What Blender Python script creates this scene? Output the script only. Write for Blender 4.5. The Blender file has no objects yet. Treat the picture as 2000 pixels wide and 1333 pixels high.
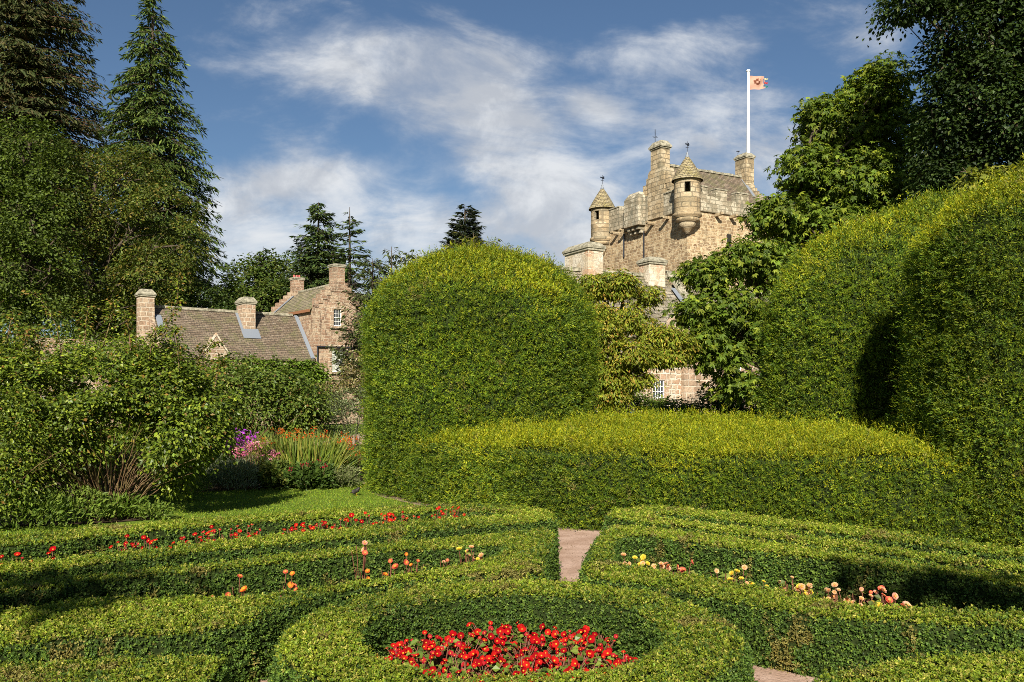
import bpy, bmesh, math, random
import numpy as np
from mathutils import Vector, Matrix
from mathutils.geometry import tessellate_polygon

rng = np.random.default_rng(7)
random.seed(7)
sc = bpy.context.scene
col = sc.collection
R = math.radians

# ------------------------------------------------------------------ camera
HC, FPX, HY = 1.8, 1700.0, 780.0          # eye height, focal length and horizon in photo pixels
cam_d = bpy.data.cameras.new('camera')
cam = bpy.data.objects.new('camera', cam_d); col.objects.link(cam)
cam.location = (0, 0, HC); cam.rotation_euler = (R(90), 0, 0)
cam_d.sensor_width = 36; cam_d.lens = 36 * FPX / 2000
cam_d.shift_y = (HY - 666.5) / 2000
cam_d.clip_start = 0.05; cam_d.clip_end = 3000
sc.camera = cam

# ------------------------------------------------------------------ light
SUN = Vector((-0.14, -1.654, 1.0)).normalized()
EL = math.asin(SUN.z); AZ = math.atan2(SUN.x, SUN.y)
sd = bpy.data.lights.new('sun', 'SUN'); sd.energy = 5.0; sd.angle = R(0.55); sd.color = (1.0, 0.93, 0.80)
so = bpy.data.objects.new('sun', sd); col.objects.link(so)
so.rotation_euler = SUN.to_track_quat('Z', 'Y').to_euler(); so.location = (-10, -60, 60)

sc.view_settings.view_transform = 'Standard'; sc.view_settings.look = 'None'
sc.view_settings.exposure = 1.0; sc.view_settings.gamma = 1.0
sc.render.engine = 'CYCLES'
sc.cycles.max_bounces = 6; sc.cycles.diffuse_bounces = 3; sc.cycles.glossy_bounces = 2
sc.cycles.transmission_bounces = 3; sc.cycles.caustics_reflective = False; sc.cycles.caustics_refractive = False
sc.cycles.use_denoising = False
sc.cycles.filter_width = 0.9
sc.cycles.use_adaptive_sampling = False

# ------------------------------------------------------------------ node helper
class G:
    def __init__(s, tree): s.t = tree; s.n = tree.nodes; s.l = tree.links
    def node(s, typ, **kw):
        n = s.n.new(typ)
        for k, v in kw.items(): setattr(n, k, v)
        return n
    def put(s, sock, v):
        if isinstance(v, bpy.types.NodeSocket): s.l.new(v, sock)
        elif v is not None: sock.default_value = v
    def m(s, op, a, b=None, c=None, clamp=False):
        n = s.node('ShaderNodeMath', operation=op, use_clamp=clamp)
        for i, v in enumerate((a, b, c)): s.put(n.inputs[i], v)
        return n.outputs[0]
    def ss(s, x, lo, hi):
        n = s.node('ShaderNodeMapRange', interpolation_type='SMOOTHSTEP')
        s.put(n.inputs[0], x); n.inputs[1].default_value = lo; n.inputs[2].default_value = hi
        return n.outputs[0]
    def mix(s, f, a, b, mode='MIX'):
        n = s.node('ShaderNodeMix', data_type='RGBA', blend_type=mode)
        s.put(n.inputs[0], f)
        for i, v in ((6, a), (7, b)):
            if isinstance(v, tuple) and len(v) == 3: v = (*v, 1)
            s.put(n.inputs[i], v)
        return n.outputs[2]
    def vec(s, x, y, z):
        n = s.node('ShaderNodeCombineXYZ')
        for i, v in enumerate((x, y, z)): s.put(n.inputs[i], v)
        return n.outputs[0]
    def sep(s, v):
        n = s.node('ShaderNodeSeparateXYZ'); s.l.new(v, n.inputs[0]); return n.outputs
    def noise(s, v, scale, detail=4, rough=0.5, dist=0.0):
        n = s.node('ShaderNodeTexNoise'); s.put(n.inputs['Vector'], v)
        n.inputs['Scale'].default_value = scale; n.inputs['Detail'].default_value = detail
        n.inputs['Roughness'].default_value = rough; n.inputs['Distortion'].default_value = dist
        return n.outputs[0]

# ------------------------------------------------------------------ world: Nishita sky with clouds by direction
w = bpy.data.worlds.new('World'); sc.world = w; w.use_nodes = True
w.node_tree.nodes.clear(); g = G(w.node_tree)
sky = g.node('ShaderNodeTexSky', sky_type='NISHITA', sun_disc=False)
sky.sun_elevation = EL; sky.sun_rotation = AZ; sky.air_density = 1.0; sky.dust_density = 0.6; sky.ozone_density = 2.0
d = g.sep(g.node('ShaderNodeTexCoord').outputs['Generated'])
yy = g.m('MAXIMUM', g.m('ABSOLUTE', d[1]), 0.12)
u = g.m('DIVIDE', d[0], yy); v = g.m('DIVIDE', d[2], yy)
nz = g.noise(g.vec(u, g.m('MULTIPLY', v, 1.7), 3.3), 3.4, 12, 0.60, 0.3)
nz2 = g.noise(g.vec(g.m('SUBTRACT', g.m('MULTIPLY', u, 0.7), g.m('MULTIPLY', v, 0.5)), g.m('ADD', g.m('MULTIPLY', v, 1.7), g.m('MULTIPLY', u, 0.35)), 9.1), 7.5, 11, 0.62, 0.45)
tot = None
#        px    py   rx   ry  angle amp
blobs = [(640, 120, 210, 60, -12, .26), (860, 190, 270, 95, 22, .42), (1010, 290, 170, 85, 35, .32), (1120, 100, 330, 65, -6, .26),
         (1480, 60, 330, 60, -12, .20), (1430, 230, 190, 110, 10, .24), (600, 345, 230, 40, -3, .42), (1100, 360, 160, 50, 20, .22),
         (440, 520, 95, 130, 0, .70), (560, 560, 150, 90, 0, .42), (800, 470, 330, 75, 4, .46), (1080, 440, 190, 75, -8, .42),
         (185, 255, 90, 32, 5, .35), (1500, 330, 260, 90, 0, .30), (900, 90, 130, 60, 0, .26), (1150, 205, 70, 30, 25, .30),
         (430, 130, 60, 18, 0, .22), (1700, 90, 90, 50, -20, .25), (1000, 700, 3000, 110, 0, .45)]
for (px, py, rx, ry, an, am) in blobs:
    u0, v0 = (px - 1000) / FPX, (HY - py) / FPX
    c, s_ = math.cos(R(-an)), math.sin(R(-an))
    du, dv = g.m('SUBTRACT', u, u0), g.m('SUBTRACT', v, v0)
    a = g.m('MULTIPLY', g.m('ADD', g.m('MULTIPLY', du, c), g.m('MULTIPLY', dv, s_)), FPX / rx)
    b = g.m('MULTIPLY', g.m('SUBTRACT', g.m('MULTIPLY', dv, c), g.m('MULTIPLY', du, s_)), FPX / ry)
    q = g.m('ADD', g.m('MULTIPLY', a, a), g.m('MULTIPLY', b, b))
    e = g.m('MULTIPLY', g.m('POWER', math.e, g.m('MULTIPLY', q, -1.0)), am)
    tot = e if tot is None else g.m('ADD', tot, e)
dens = g.m('ADD', g.m('MULTIPLY', nz, 1.15), g.m('MULTIPLY', nz2, 0.65))
dens = g.ss(g.m('ADD', dens, g.m('MULTIPLY', tot, 0.85)), 0.98, 1.42)
cu = g.noise(g.vec(u, g.m('MULTIPLY', v, 1.3), 1.7), 8.0, 11, 0.62, 0.4)
ccol = g.mix(g.ss(cu, 0.38, 0.62), (2.7, 2.85, 3.1), (4.1, 4.2, 4.3))
skyc = g.mix(1.0, sky.outputs[0], (0.33, 0.375, 0.415), 'MULTIPLY')
dens = g.m('MULTIPLY', dens, g.m('ADD', 0.42, g.m('MULTIPLY', g.ss(nz2, 0.34, 0.62), 0.5)))
outc = g.mix(dens, skyc, ccol)
bg = g.node('ShaderNodeBackground'); bg.inputs[1].default_value = 0.10
g.l.new(outc, bg.inputs[0])
wo = g.node('ShaderNodeOutputWorld'); g.l.new(bg.outputs[0], wo.inputs[0])

# ------------------------------------------------------------------ materials
def new_mat(name):
    m = bpy.data.materials.new(name); m.use_nodes = True; m.node_tree.nodes.clear()
    return m, G(m.node_tree)
def finish(g, shader):
    o = g.node('ShaderNodeOutputMaterial'); g.l.new(shader, o.inputs[0])
def principled(g, base, rough=0.8, spec=0.3, bump=None, dist=0.01, strength=0.6):
    p = g.node('ShaderNodeBsdfPrincipled')
    if isinstance(base, tuple): base = (*base[:3], 1)
    g.put(p.inputs['Base Color'], base); g.put(p.inputs['Roughness'], rough)
    p.inputs['Specular IOR Level'].default_value = spec
    if bump is not None:
        b = g.node('ShaderNodeBump'); b.inputs['Strength'].default_value = strength; b.inputs['Distance'].default_value = dist
        g.l.new(bump, b.inputs['Height']); g.l.new(b.outputs[0], p.inputs['Normal'])
    return p
def leaf_mat(name, trans=0.35, rough=0.5, spec=0.22):
    m, g = new_mat(name)
    a = g.node('ShaderNodeAttribute', attribute_name='Col')
    p = principled(g, a.outputs['Color'], rough, spec)
    t = g.node('ShaderNodeBsdfTranslucent')
    g.l.new(g.mix(1.0, a.outputs['Color'], (1.25, 1.3, 0.6), 'MULTIPLY'), t.inputs[0])
    mx = g.node('ShaderNodeMixShader'); mx.inputs[0].default_value = trans
    g.l.new(p.outputs[0], mx.inputs[1]); g.l.new(t.outputs[0], mx.inputs[2])
    finish(g, mx.outputs[0]); return m
def noisy(name, c1, c2, scale=6, rough=0.85, spec=0.2, dist=0.01, detail=6):
    m, g = new_mat(name)
    co = g.node('ShaderNodeTexCoord').outputs['Object']
    n = g.noise(co, scale, detail, 0.6)
    p = principled(g, g.mix(g.ss(n, 0.32, 0.68), c1, c2), rough, spec, n, dist)
    finish(g, p.outputs[0]); return m
def flat(name, c, rough=0.5, spec=0.3, metal=0.0):
    m, g = new_mat(name)
    co = g.node('ShaderNodeTexCoord').outputs['Object']
    n = g.noise(co, 14, 3)
    p = principled(g, g.mix(n, tuple(x * 0.88 for x in c), tuple(min(1, x * 1.1) for x in c)), rough, spec)
    p.inputs['Metallic'].default_value = metal
    finish(g, p.outputs[0]); return m
def masonry(name, cols, mortar, bw=0.5, bh=0.24, rub=0.05, lichen=(0.16, 0.15, 0.09), lich=0.4, msize=0.02):
    """Coursed rubble: distorted bricks with a stone-by-stone colour, stains and lichen with shapes of their own."""
    m, g = new_mat(name)
    co = g.node('ShaderNodeTexCoord').outputs['Object']; x, y, z = g.sep(co)
    xy = g.m('ADD', x, y)
    ds = g.noise(co, 2.6, 3, 0.6); ds2 = g.noise(g.vec(z, x, y), 3.1, 3, 0.6)
    vv = g.vec(g.m('ADD', xy, g.m('MULTIPLY', g.m('SUBTRACT', ds, 0.5), rub * 4)),
               g.m('ADD', z, g.m('MULTIPLY', g.m('SUBTRACT', ds2, 0.5), rub * 3)), 0.0)
    def brick(W, H, off):
        b = g.node('ShaderNodeTexBrick'); b.offset = off; b.squash = 0.7; b.squash_frequency = 3
        g.l.new(vv, b.inputs['Vector']); b.inputs['Scale'].default_value = 1.0
        b.inputs['Brick Width'].default_value = W; b.inputs['Row Height'].default_value = H
        b.inputs['Mortar Size'].default_value = msize; b.inputs['Mortar Smooth'].default_value = 0.4
        b.inputs['Color1'].default_value = (0, 0, 0, 1); b.inputs['Color2'].default_value = (1, 1, 1, 1)
        b.inputs['Mortar'].default_value = (0.5, 0.5, 0.5, 1)
        return b
    b = brick(bw, bh, 0.43)
    vo = g.node('ShaderNodeTexVoronoi'); g.l.new(vv, vo.inputs['Vector']); vo.inputs['Scale'].default_value = 1.7 / bw
    vc = g.sep(vo.outputs['Color'])
    c = g.mix(b.outputs['Color'], cols[0], cols[1])
    c = g.mix(g.ss(vc[0], 0.45, 0.8), c, cols[2])
    c = g.mix(g.m('MULTIPLY', g.ss(vc[1], 0.7, 0.9), 0.8), c, cols[3])
    fine = g.noise(co, 9, 8, 0.7)
    c = g.mix(g.m('MULTIPLY', g.ss(fine, 0.42, 0.66), 0.55), c, tuple(k * 0.5 for k in cols[1]))
    c = g.mix(g.m('MULTIPLY', b.outputs['Fac'], 0.75), c, mortar)
    st = g.noise(g.vec(g.m('MULTIPLY', xy, 1.2), g.m('MULTIPLY', z, 0.5), 4.0), 1.1, 7, 0.65)
    c = g.mix(g.m('MULTIPLY', g.ss(st, 0.5, 0.68), lich), c, lichen)
    sp = g.noise(co, 16, 4, 0.6)
    c = g.mix(g.m('MULTIPLY', g.ss(sp, 0.6, 0.7), 0.45), c, (0.5, 0.47, 0.38))
    h = g.m('ADD', g.m('MULTIPLY', b.outputs['Fac'], -0.8), g.m('MULTIPLY', fine, 0.9))
    p = principled(g, c, 0.92, 0.15, h, 0.05, 0.9)
    finish(g, p.outputs[0]); return m
def slates(name, c1, c2, c3, bw=0.3, bh=0.2, axis=0, moss=(0.10, 0.10, 0.035)):
    m, g = new_mat(name)
    co = g.node('ShaderNodeTexCoord').outputs['Object']; xyz = g.sep(co)
    ds = g.noise(co, 3.0, 3)
    vv = g.vec(xyz[axis], g.m('ADD', xyz[2], g.m('MULTIPLY', g.m('SUBTRACT', ds, 0.5), 0.06)), 0.0)
    b = g.node('ShaderNodeTexBrick'); b.offset = 0.5; g.l.new(vv, b.inputs['Vector']); b.inputs['Scale'].default_value = 1.0
    b.inputs['Brick Width'].default_value = bw; b.inputs['Row Height'].default_value = bh
    b.inputs['Mortar Size'].default_value = 0.018; b.inputs['Mortar Smooth'].default_value = 0.3
    b.inputs['Color1'].default_value = (0, 0, 0, 1); b.inputs['Color2'].default_value = (1, 1, 1, 1)
    c = g.mix(b.outputs['Color'], c1, c2)
    n = g.noise(co, 2.2, 8, 0.7); c = g.mix(g.m('MULTIPLY', g.ss(n, 0.45, 0.7), 0.7), c, c3)
    n2 = g.noise(co, 1.3, 7, 0.7); c = g.mix(g.m('MULTIPLY', g.ss(n2, 0.46, 0.62), 0.85), c, moss)
    n4 = g.noise(g.vec(g.m('MULTIPLY', xyz[axis], 2.5), g.m('MULTIPLY', xyz[2], .6), 2.0), 1.5, 6, 0.7); c = g.mix(g.m('MULTIPLY', g.ss(n4, 0.5, 0.7), 0.6), c, tuple(k * .5 for k in c1))
    n3 = g.noise(co, 12, 4, 0.7); c = g.mix(g.m('MULTIPLY', g.ss(n3, 0.58, 0.68), 0.6), c, (0.42, 0.40, 0.33))
    c = g.mix(g.m('MULTIPLY', b.outputs['Fac'], 0.85), c, (0.035, 0.03, 0.025))
    saw = g.m('FRACT', g.m('DIVIDE', xyz[2], bh))
    h = g.m('ADD', g.m('MULTIPLY', saw, -0.8), g.m('MULTIPLY', n3, 0.6))
    p = principled(g, c, 0.9, 0.15, h, 0.04, 0.9)
    finish(g, p.outputs[0]); return m

M = {}
M['leaf'] = leaf_mat('leaf')
M['gloss_leaf'] = leaf_mat('glossy_leaf', 0.3, 0.42, 0.28)
M['needle'] = leaf_mat('conifer_needle', 0.15, 0.6, 0.2)
M['petal'] = leaf_mat('petal', 0.35, 0.75, 0.06)
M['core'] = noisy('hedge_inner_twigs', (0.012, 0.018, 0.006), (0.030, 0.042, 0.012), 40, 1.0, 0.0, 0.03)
M['bark'] = noisy('bark', (0.04, 0.03, 0.022), (0.10, 0.078, 0.055), 9, 0.95, 0.1, 0.04)
M['redbark'] = noisy('reddish_bark', (0.09, 0.045, 0.03), (0.17, 0.10, 0.06), 9, 0.95, 0.1, 0.04)
M['greystem'] = noisy('rose_stem', (0.10, 0.045, 0.028), (0.17, 0.13, 0.05), 9, 0.7, 0.3, 0.01)
M['tower'] = masonry('tower_rubble', [(0.42, 0.30, 0.17), (0.24, 0.16, 0.09), (0.50, 0.39, 0.24), (0.17, 0.105, 0.06)], (0.50, 0.41, 0.27), 0.46, 0.24, 0.05, (0.15, 0.135, 0.085), 0.25, 0.03)
M['ashlar'] = masonry('tower_ashlar', [(0.40, 0.31, 0.19), (0.33, 0.25, 0.15), (0.45, 0.37, 0.25), (0.20, 0.16, 0.10)], (0.15, 0.12, 0.08), 0.7, 0.34, 0.012, (0.17, 0.16, 0.11), 0.6, 0.03)
M['parapet'] = masonry('parapet_stone', [(0.38, 0.32, 0.23), (0.25, 0.21, 0.145), (0.46, 0.41, 0.31), (0.18, 0.155, 0.105)], (0.18, 0.16, 0.11), 0.6, 0.3, 0.03, (0.13, 0.125, 0.09), 0.75, 0.03)
M['house'] = masonry('pink_rubble', [(0.35, 0.225, 0.15), (0.23, 0.14, 0.09), (0.42, 0.32, 0.22), (0.15, 0.095, 0.065)], (0.42, 0.34, 0.25), 0.5, 0.22, 0.08, (0.22, 0.17, 0.12), 0.35, 0.028)
M['dressed'] = masonry('pink_dressed', [(0.40, 0.26, 0.175), (0.32, 0.23, 0.155), (0.44, 0.33, 0.23), (0.24, 0.155, 0.10)], (0.52, 0.45, 0.35), 0.55, 0.3, 0.03, (0.18, 0.15, 0.11), 0.5, 0.035)
M['palewall'] = masonry('pale_rubble', [(0.44, 0.35, 0.24), (0.36, 0.27, 0.18), (0.50, 0.42, 0.32), (0.36, 0.21, 0.13)], (0.60, 0.54, 0.45), 0.5, 0.25, 0.07, (0.25, 0.20, 0.14), 0.3, 0.04)
M['harl'] = masonry('chimney_harled', [(0.52, 0.44, 0.32), (0.44, 0.35, 0.24), (0.58, 0.52, 0.42), (0.42, 0.25, 0.15)], (0.58, 0.50, 0.38), 0.6, 0.35, 0.06, (0.24, 0.21, 0.15), 0.5, 0.02)
M['cope'] = noisy('weathered_coping', (0.13, 0.12, 0.085), (0.36, 0.33, 0.25), 5, 0.95, 0.1, 0.03, 9)
M['slate_x'] = slates('stone_slates', (0.11, 0.08, 0.055), (0.18, 0.135, 0.095), (0.25, 0.20, 0.15), 0.32, 0.13, 0, (0.13, 0.12, 0.06))
M['slate_y'] = slates('stone_slates_side', (0.15, 0.125, 0.085), (0.23, 0.19, 0.12), (0.30, 0.26, 0.18), 0.3, 0.16, 1, (0.14, 0.14, 0.055))
M['flags_x'] = slates('grey_stone_slabs', (0.17, 0.145, 0.105), (0.26, 0.225, 0.165), (0.34, 0.31, 0.25), 0.5, 0.19, 0, (0.12, 0.10, 0.05))
M['lead'] = flat('lead_flashing', (0.17, 0.19, 0.22), 0.5, 0.4)
M['white'] = flat('white_paint', (0.80, 0.79, 0.75), 0.45)
M['glass'] = flat('window_glass', (0.035, 0.04, 0.045), 0.06, 0.8)
M['blind'] = flat('pale_blind', (0.34, 0.36, 0.30), 0.7)
M['iron'] = flat('black_iron', (0.02, 0.022, 0.03), 0.5)
M['pot'] = flat('red_clay', (0.42, 0.10, 0.09), 0.7)
M['wood'] = flat('brown_timber', (0.22, 0.10, 0.05), 0.7)
M['dark'] = flat('dark_interior', (0.02, 0.018, 0.015), 0.9)
M['skin'] = flat('skin', (0.52, 0.30, 0.21), 0.5)
M['feather'] = flat('black_feather', (0.022, 0.018, 0.016), 0.5)
M['beak'] = flat('yellow_beak', (0.55, 0.30, 0.03), 0.4)

# ground materials
def ground_mat(name, cs, scales, dist, rough=0.95):
    m, g = new_mat(name)
    co = g.node('ShaderNodeTexCoord').outputs['Object']
    n1 = g.noise(co, scales[0], 6, 0.6); n2 = g.noise(co, scales[1], 4, 0.7)
    c = g.mix(g.ss(n1, 0.35, 0.65), cs[0], cs[1]); c = g.mix(g.m('MULTIPLY', g.ss(n2, 0.5, 0.7), 0.7), c, cs[2])
    p = principled(g, c, rough, 0.1, n2, dist); finish(g, p.outputs[0]); return m
M['lawn'] = ground_mat('lawn_turf', [(0.075, 0.12, 0.014), (0.10, 0.15, 0.018), (0.13, 0.15, 0.03)], (0.5, 30), 0.02)
M['gravel'] = ground_mat('pink_gravel', [(0.34, 0.225, 0.165), (0.46, 0.325, 0.255), (0.20, 0.125, 0.09)], (3, 38), 0.02)
M['soil'] = ground_mat('bed_soil', [(0.045, 0.03, 0.02), (0.075, 0.05, 0.033), (0.12, 0.08, 0.05)], (5, 60), 0.02)
M['drysoil'] = ground_mat('dry_soil', [(0.20, 0.14, 0.09), (0.28, 0.21, 0.14), (0.14, 0.10, 0.06)], (4, 50), 0.02)

# ------------------------------------------------------------------ mesh building
def tag(o, label=None, cat=None, group=None, kind=None):
    if label: o['label'] = label
    if cat: o['category'] = cat
    if group: o['group'] = group
    if kind: o['kind'] = kind
    return o
def empty(name, label, cat, loc=(0, 0, 0), rz=0.0, group=None):
    o = bpy.data.objects.new(name, None); col.objects.link(o)
    o.location = loc; o.rotation_euler = (0, 0, rz); o.empty_display_size = 0.2
    return tag(o, label, cat, group)
def multi(name, chunks, mats, parent=None):
    for c in chunks: build(name, [c], mats, parent)
def link(name, me, parent=None):
    o = bpy.data.objects.new(name, me); col.objects.link(o)
    if parent is not None: o.parent = parent
    return o
def chunk(v, f, mat=0, colr=None, smooth=False):
    return (np.asarray(v, np.float32).reshape(-1, 3), np.asarray(f, np.int32), mat, colr, smooth)
def mesh_data(name, chunks, mats):
    me = bpy.data.meshes.new(name)
    V, L, T, MI, C, S = [], [], [], [], [], []; off = 0
    for v, f, mi, c, sm in chunks:
        if len(f) == 0: continue
        V.append(v); L.append((f + off).ravel()); T.append(np.full(len(f), f.shape[1], np.int32))
        MI.append(np.full(len(f), mi, np.int32)); S.append(np.full(len(f), sm, bool))
        cc = np.ones((len(f), 4), np.float32)
        if c is not None: cc[:, :3] = c
        C.append(cc); off += len(v)
    V = np.concatenate(V); L = np.concatenate(L); T = np.concatenate(T); MI = np.concatenate(MI); C = np.concatenate(C); S = np.concatenate(S)
    me.vertices.add(len(V)); me.vertices.foreach_set('co', V.ravel().astype(np.float32))
    me.loops.add(len(L)); me.loops.foreach_set('vertex_index', L)
    me.polygons.add(len(T)); st = np.concatenate([[0], np.cumsum(T)[:-1]]).astype(np.int32)
    me.polygons.foreach_set('loop_start', st)
    me.polygons.foreach_set('material_index', MI); me.polygons.foreach_set('use_smooth', S)
    me.update(calc_edges=True)
    a = me.attributes.new('Col', 'FLOAT_COLOR', 'FACE'); a.data.foreach_set('color', C.ravel())
    for m in mats: me.materials.append(m)
    return me
def build(name, chunks, mats, parent=None):
    return link(name, mesh_data(name, chunks, mats), parent)

def unit(a): return a / np.maximum(np.linalg.norm(a, axis=-1, keepdims=True), 1e-9)
def leaves(P, A, N, L, W, C, mat=0, fold=0.12):
    """One folded pointed leaf (a quad) per point: P base, A along the leaf, N its normal."""
    n = len(P); A = unit(A); S = unit(np.cross(N, A)); N = np.cross(A, S)
    L = np.broadcast_to(np.asarray(L, float).reshape(-1, 1), (n, 1)); W = np.broadcast_to(np.asarray(W, float).reshape(-1, 1), (n, 1))
    mid = P + A * L * 0.45 + N * W * fold
    v = np.stack([P, mid + S * W * 0.5, P + A * L - N * W * fold, mid - S * W * 0.5], 1).reshape(-1, 3)
    return chunk(v, np.arange(n * 4).reshape(-1, 4), mat, C)
def palmate(P, A, N, L, W, C, k=5, spread=115, mat=0):
    A = unit(A); S = unit(np.cross(N, A)); N = np.cross(A, S); out = []
    for i in range(k):
        t = R(-spread + 2 * spread * i / (k - 1)); s = 1.0 - 0.35 * abs(i - (k - 1) / 2) / ((k - 1) / 2)
        ax = A * math.cos(t) + S * math.sin(t) - N * 0.35
        out.append(leaves(P, ax, N, L * s, W * s, C, mat))
    return out
def rnd(n, lo, hi): return rng.uniform(lo, hi, n)
def sph(n):
    a = rng.normal(size=(n, 3)); return unit(a)
def pal(n, cols, wts=None, jit=0.18):
    cols = np.array(cols, float); wts = None if wts is None else np.array(wts, float) / np.sum(wts)
    i = rng.choice(len(cols), n, p=wts)
    c = cols[i]; t = rng.random((n, 1)); c = c * (1 - 0.35 * t) + cols[rng.choice(len(cols), n, p=wts)] * 0.35 * t
    return c * (1 + rng.normal(size=(n, 1)) * jit).clip(0.4, 1.8)

def vnoise(p, s, seed=0):
    """smooth value noise 0..1 at points p/s"""
    q = p / s + seed * 17.31; i = np.floor(q).astype(np.int64); f = q - i; f = f * f * (3 - 2 * f)
    def h(a, b, c):
        x = (a * 374761393 + b * 668265263 + c * 2147483647 + seed * 1442695) & 0xffffffff
        x = ((x ^ (x >> 13)) * 1274126177) & 0xffffffff; return ((x ^ (x >> 16)) & 0xffff) / 65535.0
    r = 0
    for dx in (0, 1):
        for dy in (0, 1):
            for dz in (0, 1):
                wgt = (f[:, 0] if dx else 1 - f[:, 0]) * (f[:, 1] if dy else 1 - f[:, 1]) * (f[:, 2] if dz else 1 - f[:, 2])
                r = r + wgt * h(i[:, 0] + dx, i[:, 1] + dy, i[:, 2] + dz)
    return r
def tube(pts, rad, seg=6, mat=0, colr=None):
    pts = np.asarray(pts, float); n = len(pts); rad = np.broadcast_to(np.asarray(rad, float), (n,))
    T = unit(np.gradient(pts, axis=0)); ref = np.array([0.31, 0.2, 0.93]) if abs(T[0, 2]) < 0.9 else np.array([1.0, 0.1, 0])
    U = unit(np.cross(T, ref)); Vv = np.cross(T, U); a = np.linspace(0, 2 * np.pi, seg, endpoint=False)
    v = pts[:, None] + rad[:, None, None] * (U[:, None] * np.cos(a)[None, :, None] + Vv[:, None] * np.sin(a)[None, :, None])
    i = np.arange(n - 1)[:, None] * seg; j = np.arange(seg)[None]; k = (j + 1) % seg
    f = np.stack([i + j, i + k, i + seg + k, i + seg + j], -1).reshape(-1, 4)
    return chunk(v.reshape(-1, 3), f, mat, colr, True)
def box(x0, x1, y0, y1, z0, z1, mat=0):
    v = [(x, y, z) for z in (z0, z1) for (x, y) in ((x0, y0), (x1, y0), (x1, y1), (x0, y1))]
    f = [(3, 2, 1, 0), (4, 5, 6, 7), (0, 1, 5, 4), (1, 2, 6, 5), (2, 3, 7, 6), (3, 0, 4, 7)]
    return chunk(v, f, mat)
def frus(x0, x1, y0, y1, z0, z1, ins, mat=0):
    v = [(x0, y0, z0), (x1, y0, z0), (x1, y1, z0), (x0, y1, z0), (x0 + ins, y0 + ins, z1), (x1 - ins, y0 + ins, z1), (x1 - ins, y1 - ins, z1), (x0 + ins, y1 - ins, z1)]
    return chunk(v, [(3, 2, 1, 0), (4, 5, 6, 7), (0, 1, 5, 4), (1, 2, 6, 5), (2, 3, 7, 6), (3, 0, 4, 7)], mat)
def poly_sheet(name, pts, z, mat, kind='structure', parent=None):
    vs = [Vector((p[0], p[1], 0)) for p in pts]
    tr = tessellate_polygon([vs])
    v = np.array([(p[0], p[1], z) for p in pts]); f = np.array(tr)
    a = v[f[:, 1]] - v[f[:, 0]]; b = v[f[:, 2]] - v[f[:, 0]]
    fl = np.cross(a, b)[:, 2] < 0; f[fl] = f[fl][:, ::-1]
    o = build(name, [chunk(v, f)], [mat], parent)
    if kind: o['kind'] = kind
    return o
def crom(p, k=6, closed=False):
    p = np.asarray(p, float); n = len(p); out = []
    for i in range(n if closed else n - 1):
        g_ = lambda j: p[j % n] if closed else p[min(max(j, 0), n - 1)]
        p0, p1, p2, p3 = g_(i - 1), g_(i), g_(i + 1), g_(i + 2)
        for t in np.linspace(0, 1, k, endpoint=False):
            out.append(0.5 * ((2 * p1) + (-p0 + p2) * t + (2 * p0 - 5 * p1 + 4 * p2 - p3) * t * t + (-p0 + 3 * p1 - 3 * p2 + p3) * t ** 3))
    if not closed: out.append(p[-1])
    return np.array(out)
def at(px, py, Y): return np.array([(px - 1000) / FPX * Y, Y, HC - (py - HY) / FPX * Y])
def gx(px, Y): return (px - 1000) / FPX * Y

# ------------------------------------------------------------------ clipped hedges
def grid_surface(Gd, wrap_u=False):
    n, m, _ = Gd.shape; nu = n if wrap_u else n - 1
    i = np.arange(nu)[:, None]; j = np.arange(m - 1)[None]; i2 = (i + 1) % n
    return Gd.reshape(-1, 3), np.stack([i * m + j, i2 * m + j, i2 * m + j + 1, i * m + j + 1], -1).reshape(-1, 4)
def sample_surface(v, f, dens_fn):
    """random points on quads, count by area x density; returns points, normals"""
    a, b, c, d_ = (v[f[:, k]] for k in range(4))
    nrm = np.cross(c - a, d_ - b); area = np.linalg.norm(nrm, axis=1) * 0.5; nrm = unit(nrm)
    cen = (a + b + c + d_) / 4; cnt = rng.poisson(area * dens_fn(cen, nrm)); idx = np.repeat(np.arange(len(f)), cnt)
    s = rng.random((len(idx), 1)); t = rng.random((len(idx), 1))
    P = (a[idx] * (1 - s) + b[idx] * s) * (1 - t) + (d_[idx] * (1 - s) + c[idx] * s) * t
    return P, nrm[idx]
def inframe(P, pad=1.2):
    Y = np.maximum(P[:, 1], 0.3)
    return (np.abs(P[:, 0]) < Y * 0.6 + pad) & (P[:, 2] < HC + Y * 0.46 + pad) & (P[:, 1] > 2.6)
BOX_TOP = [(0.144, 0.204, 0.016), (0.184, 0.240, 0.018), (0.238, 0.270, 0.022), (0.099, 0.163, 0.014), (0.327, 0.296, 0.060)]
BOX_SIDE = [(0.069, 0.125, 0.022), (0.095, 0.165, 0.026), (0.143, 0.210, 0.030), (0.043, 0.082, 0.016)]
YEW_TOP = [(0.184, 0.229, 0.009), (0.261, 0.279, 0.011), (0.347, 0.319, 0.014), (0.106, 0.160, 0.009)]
YEW_SIDE = [(0.041, 0.085, 0.009), (0.078, 0.135, 0.010), (0.136, 0.195, 0.012), (0.214, 0.250, 0.015)]
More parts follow.
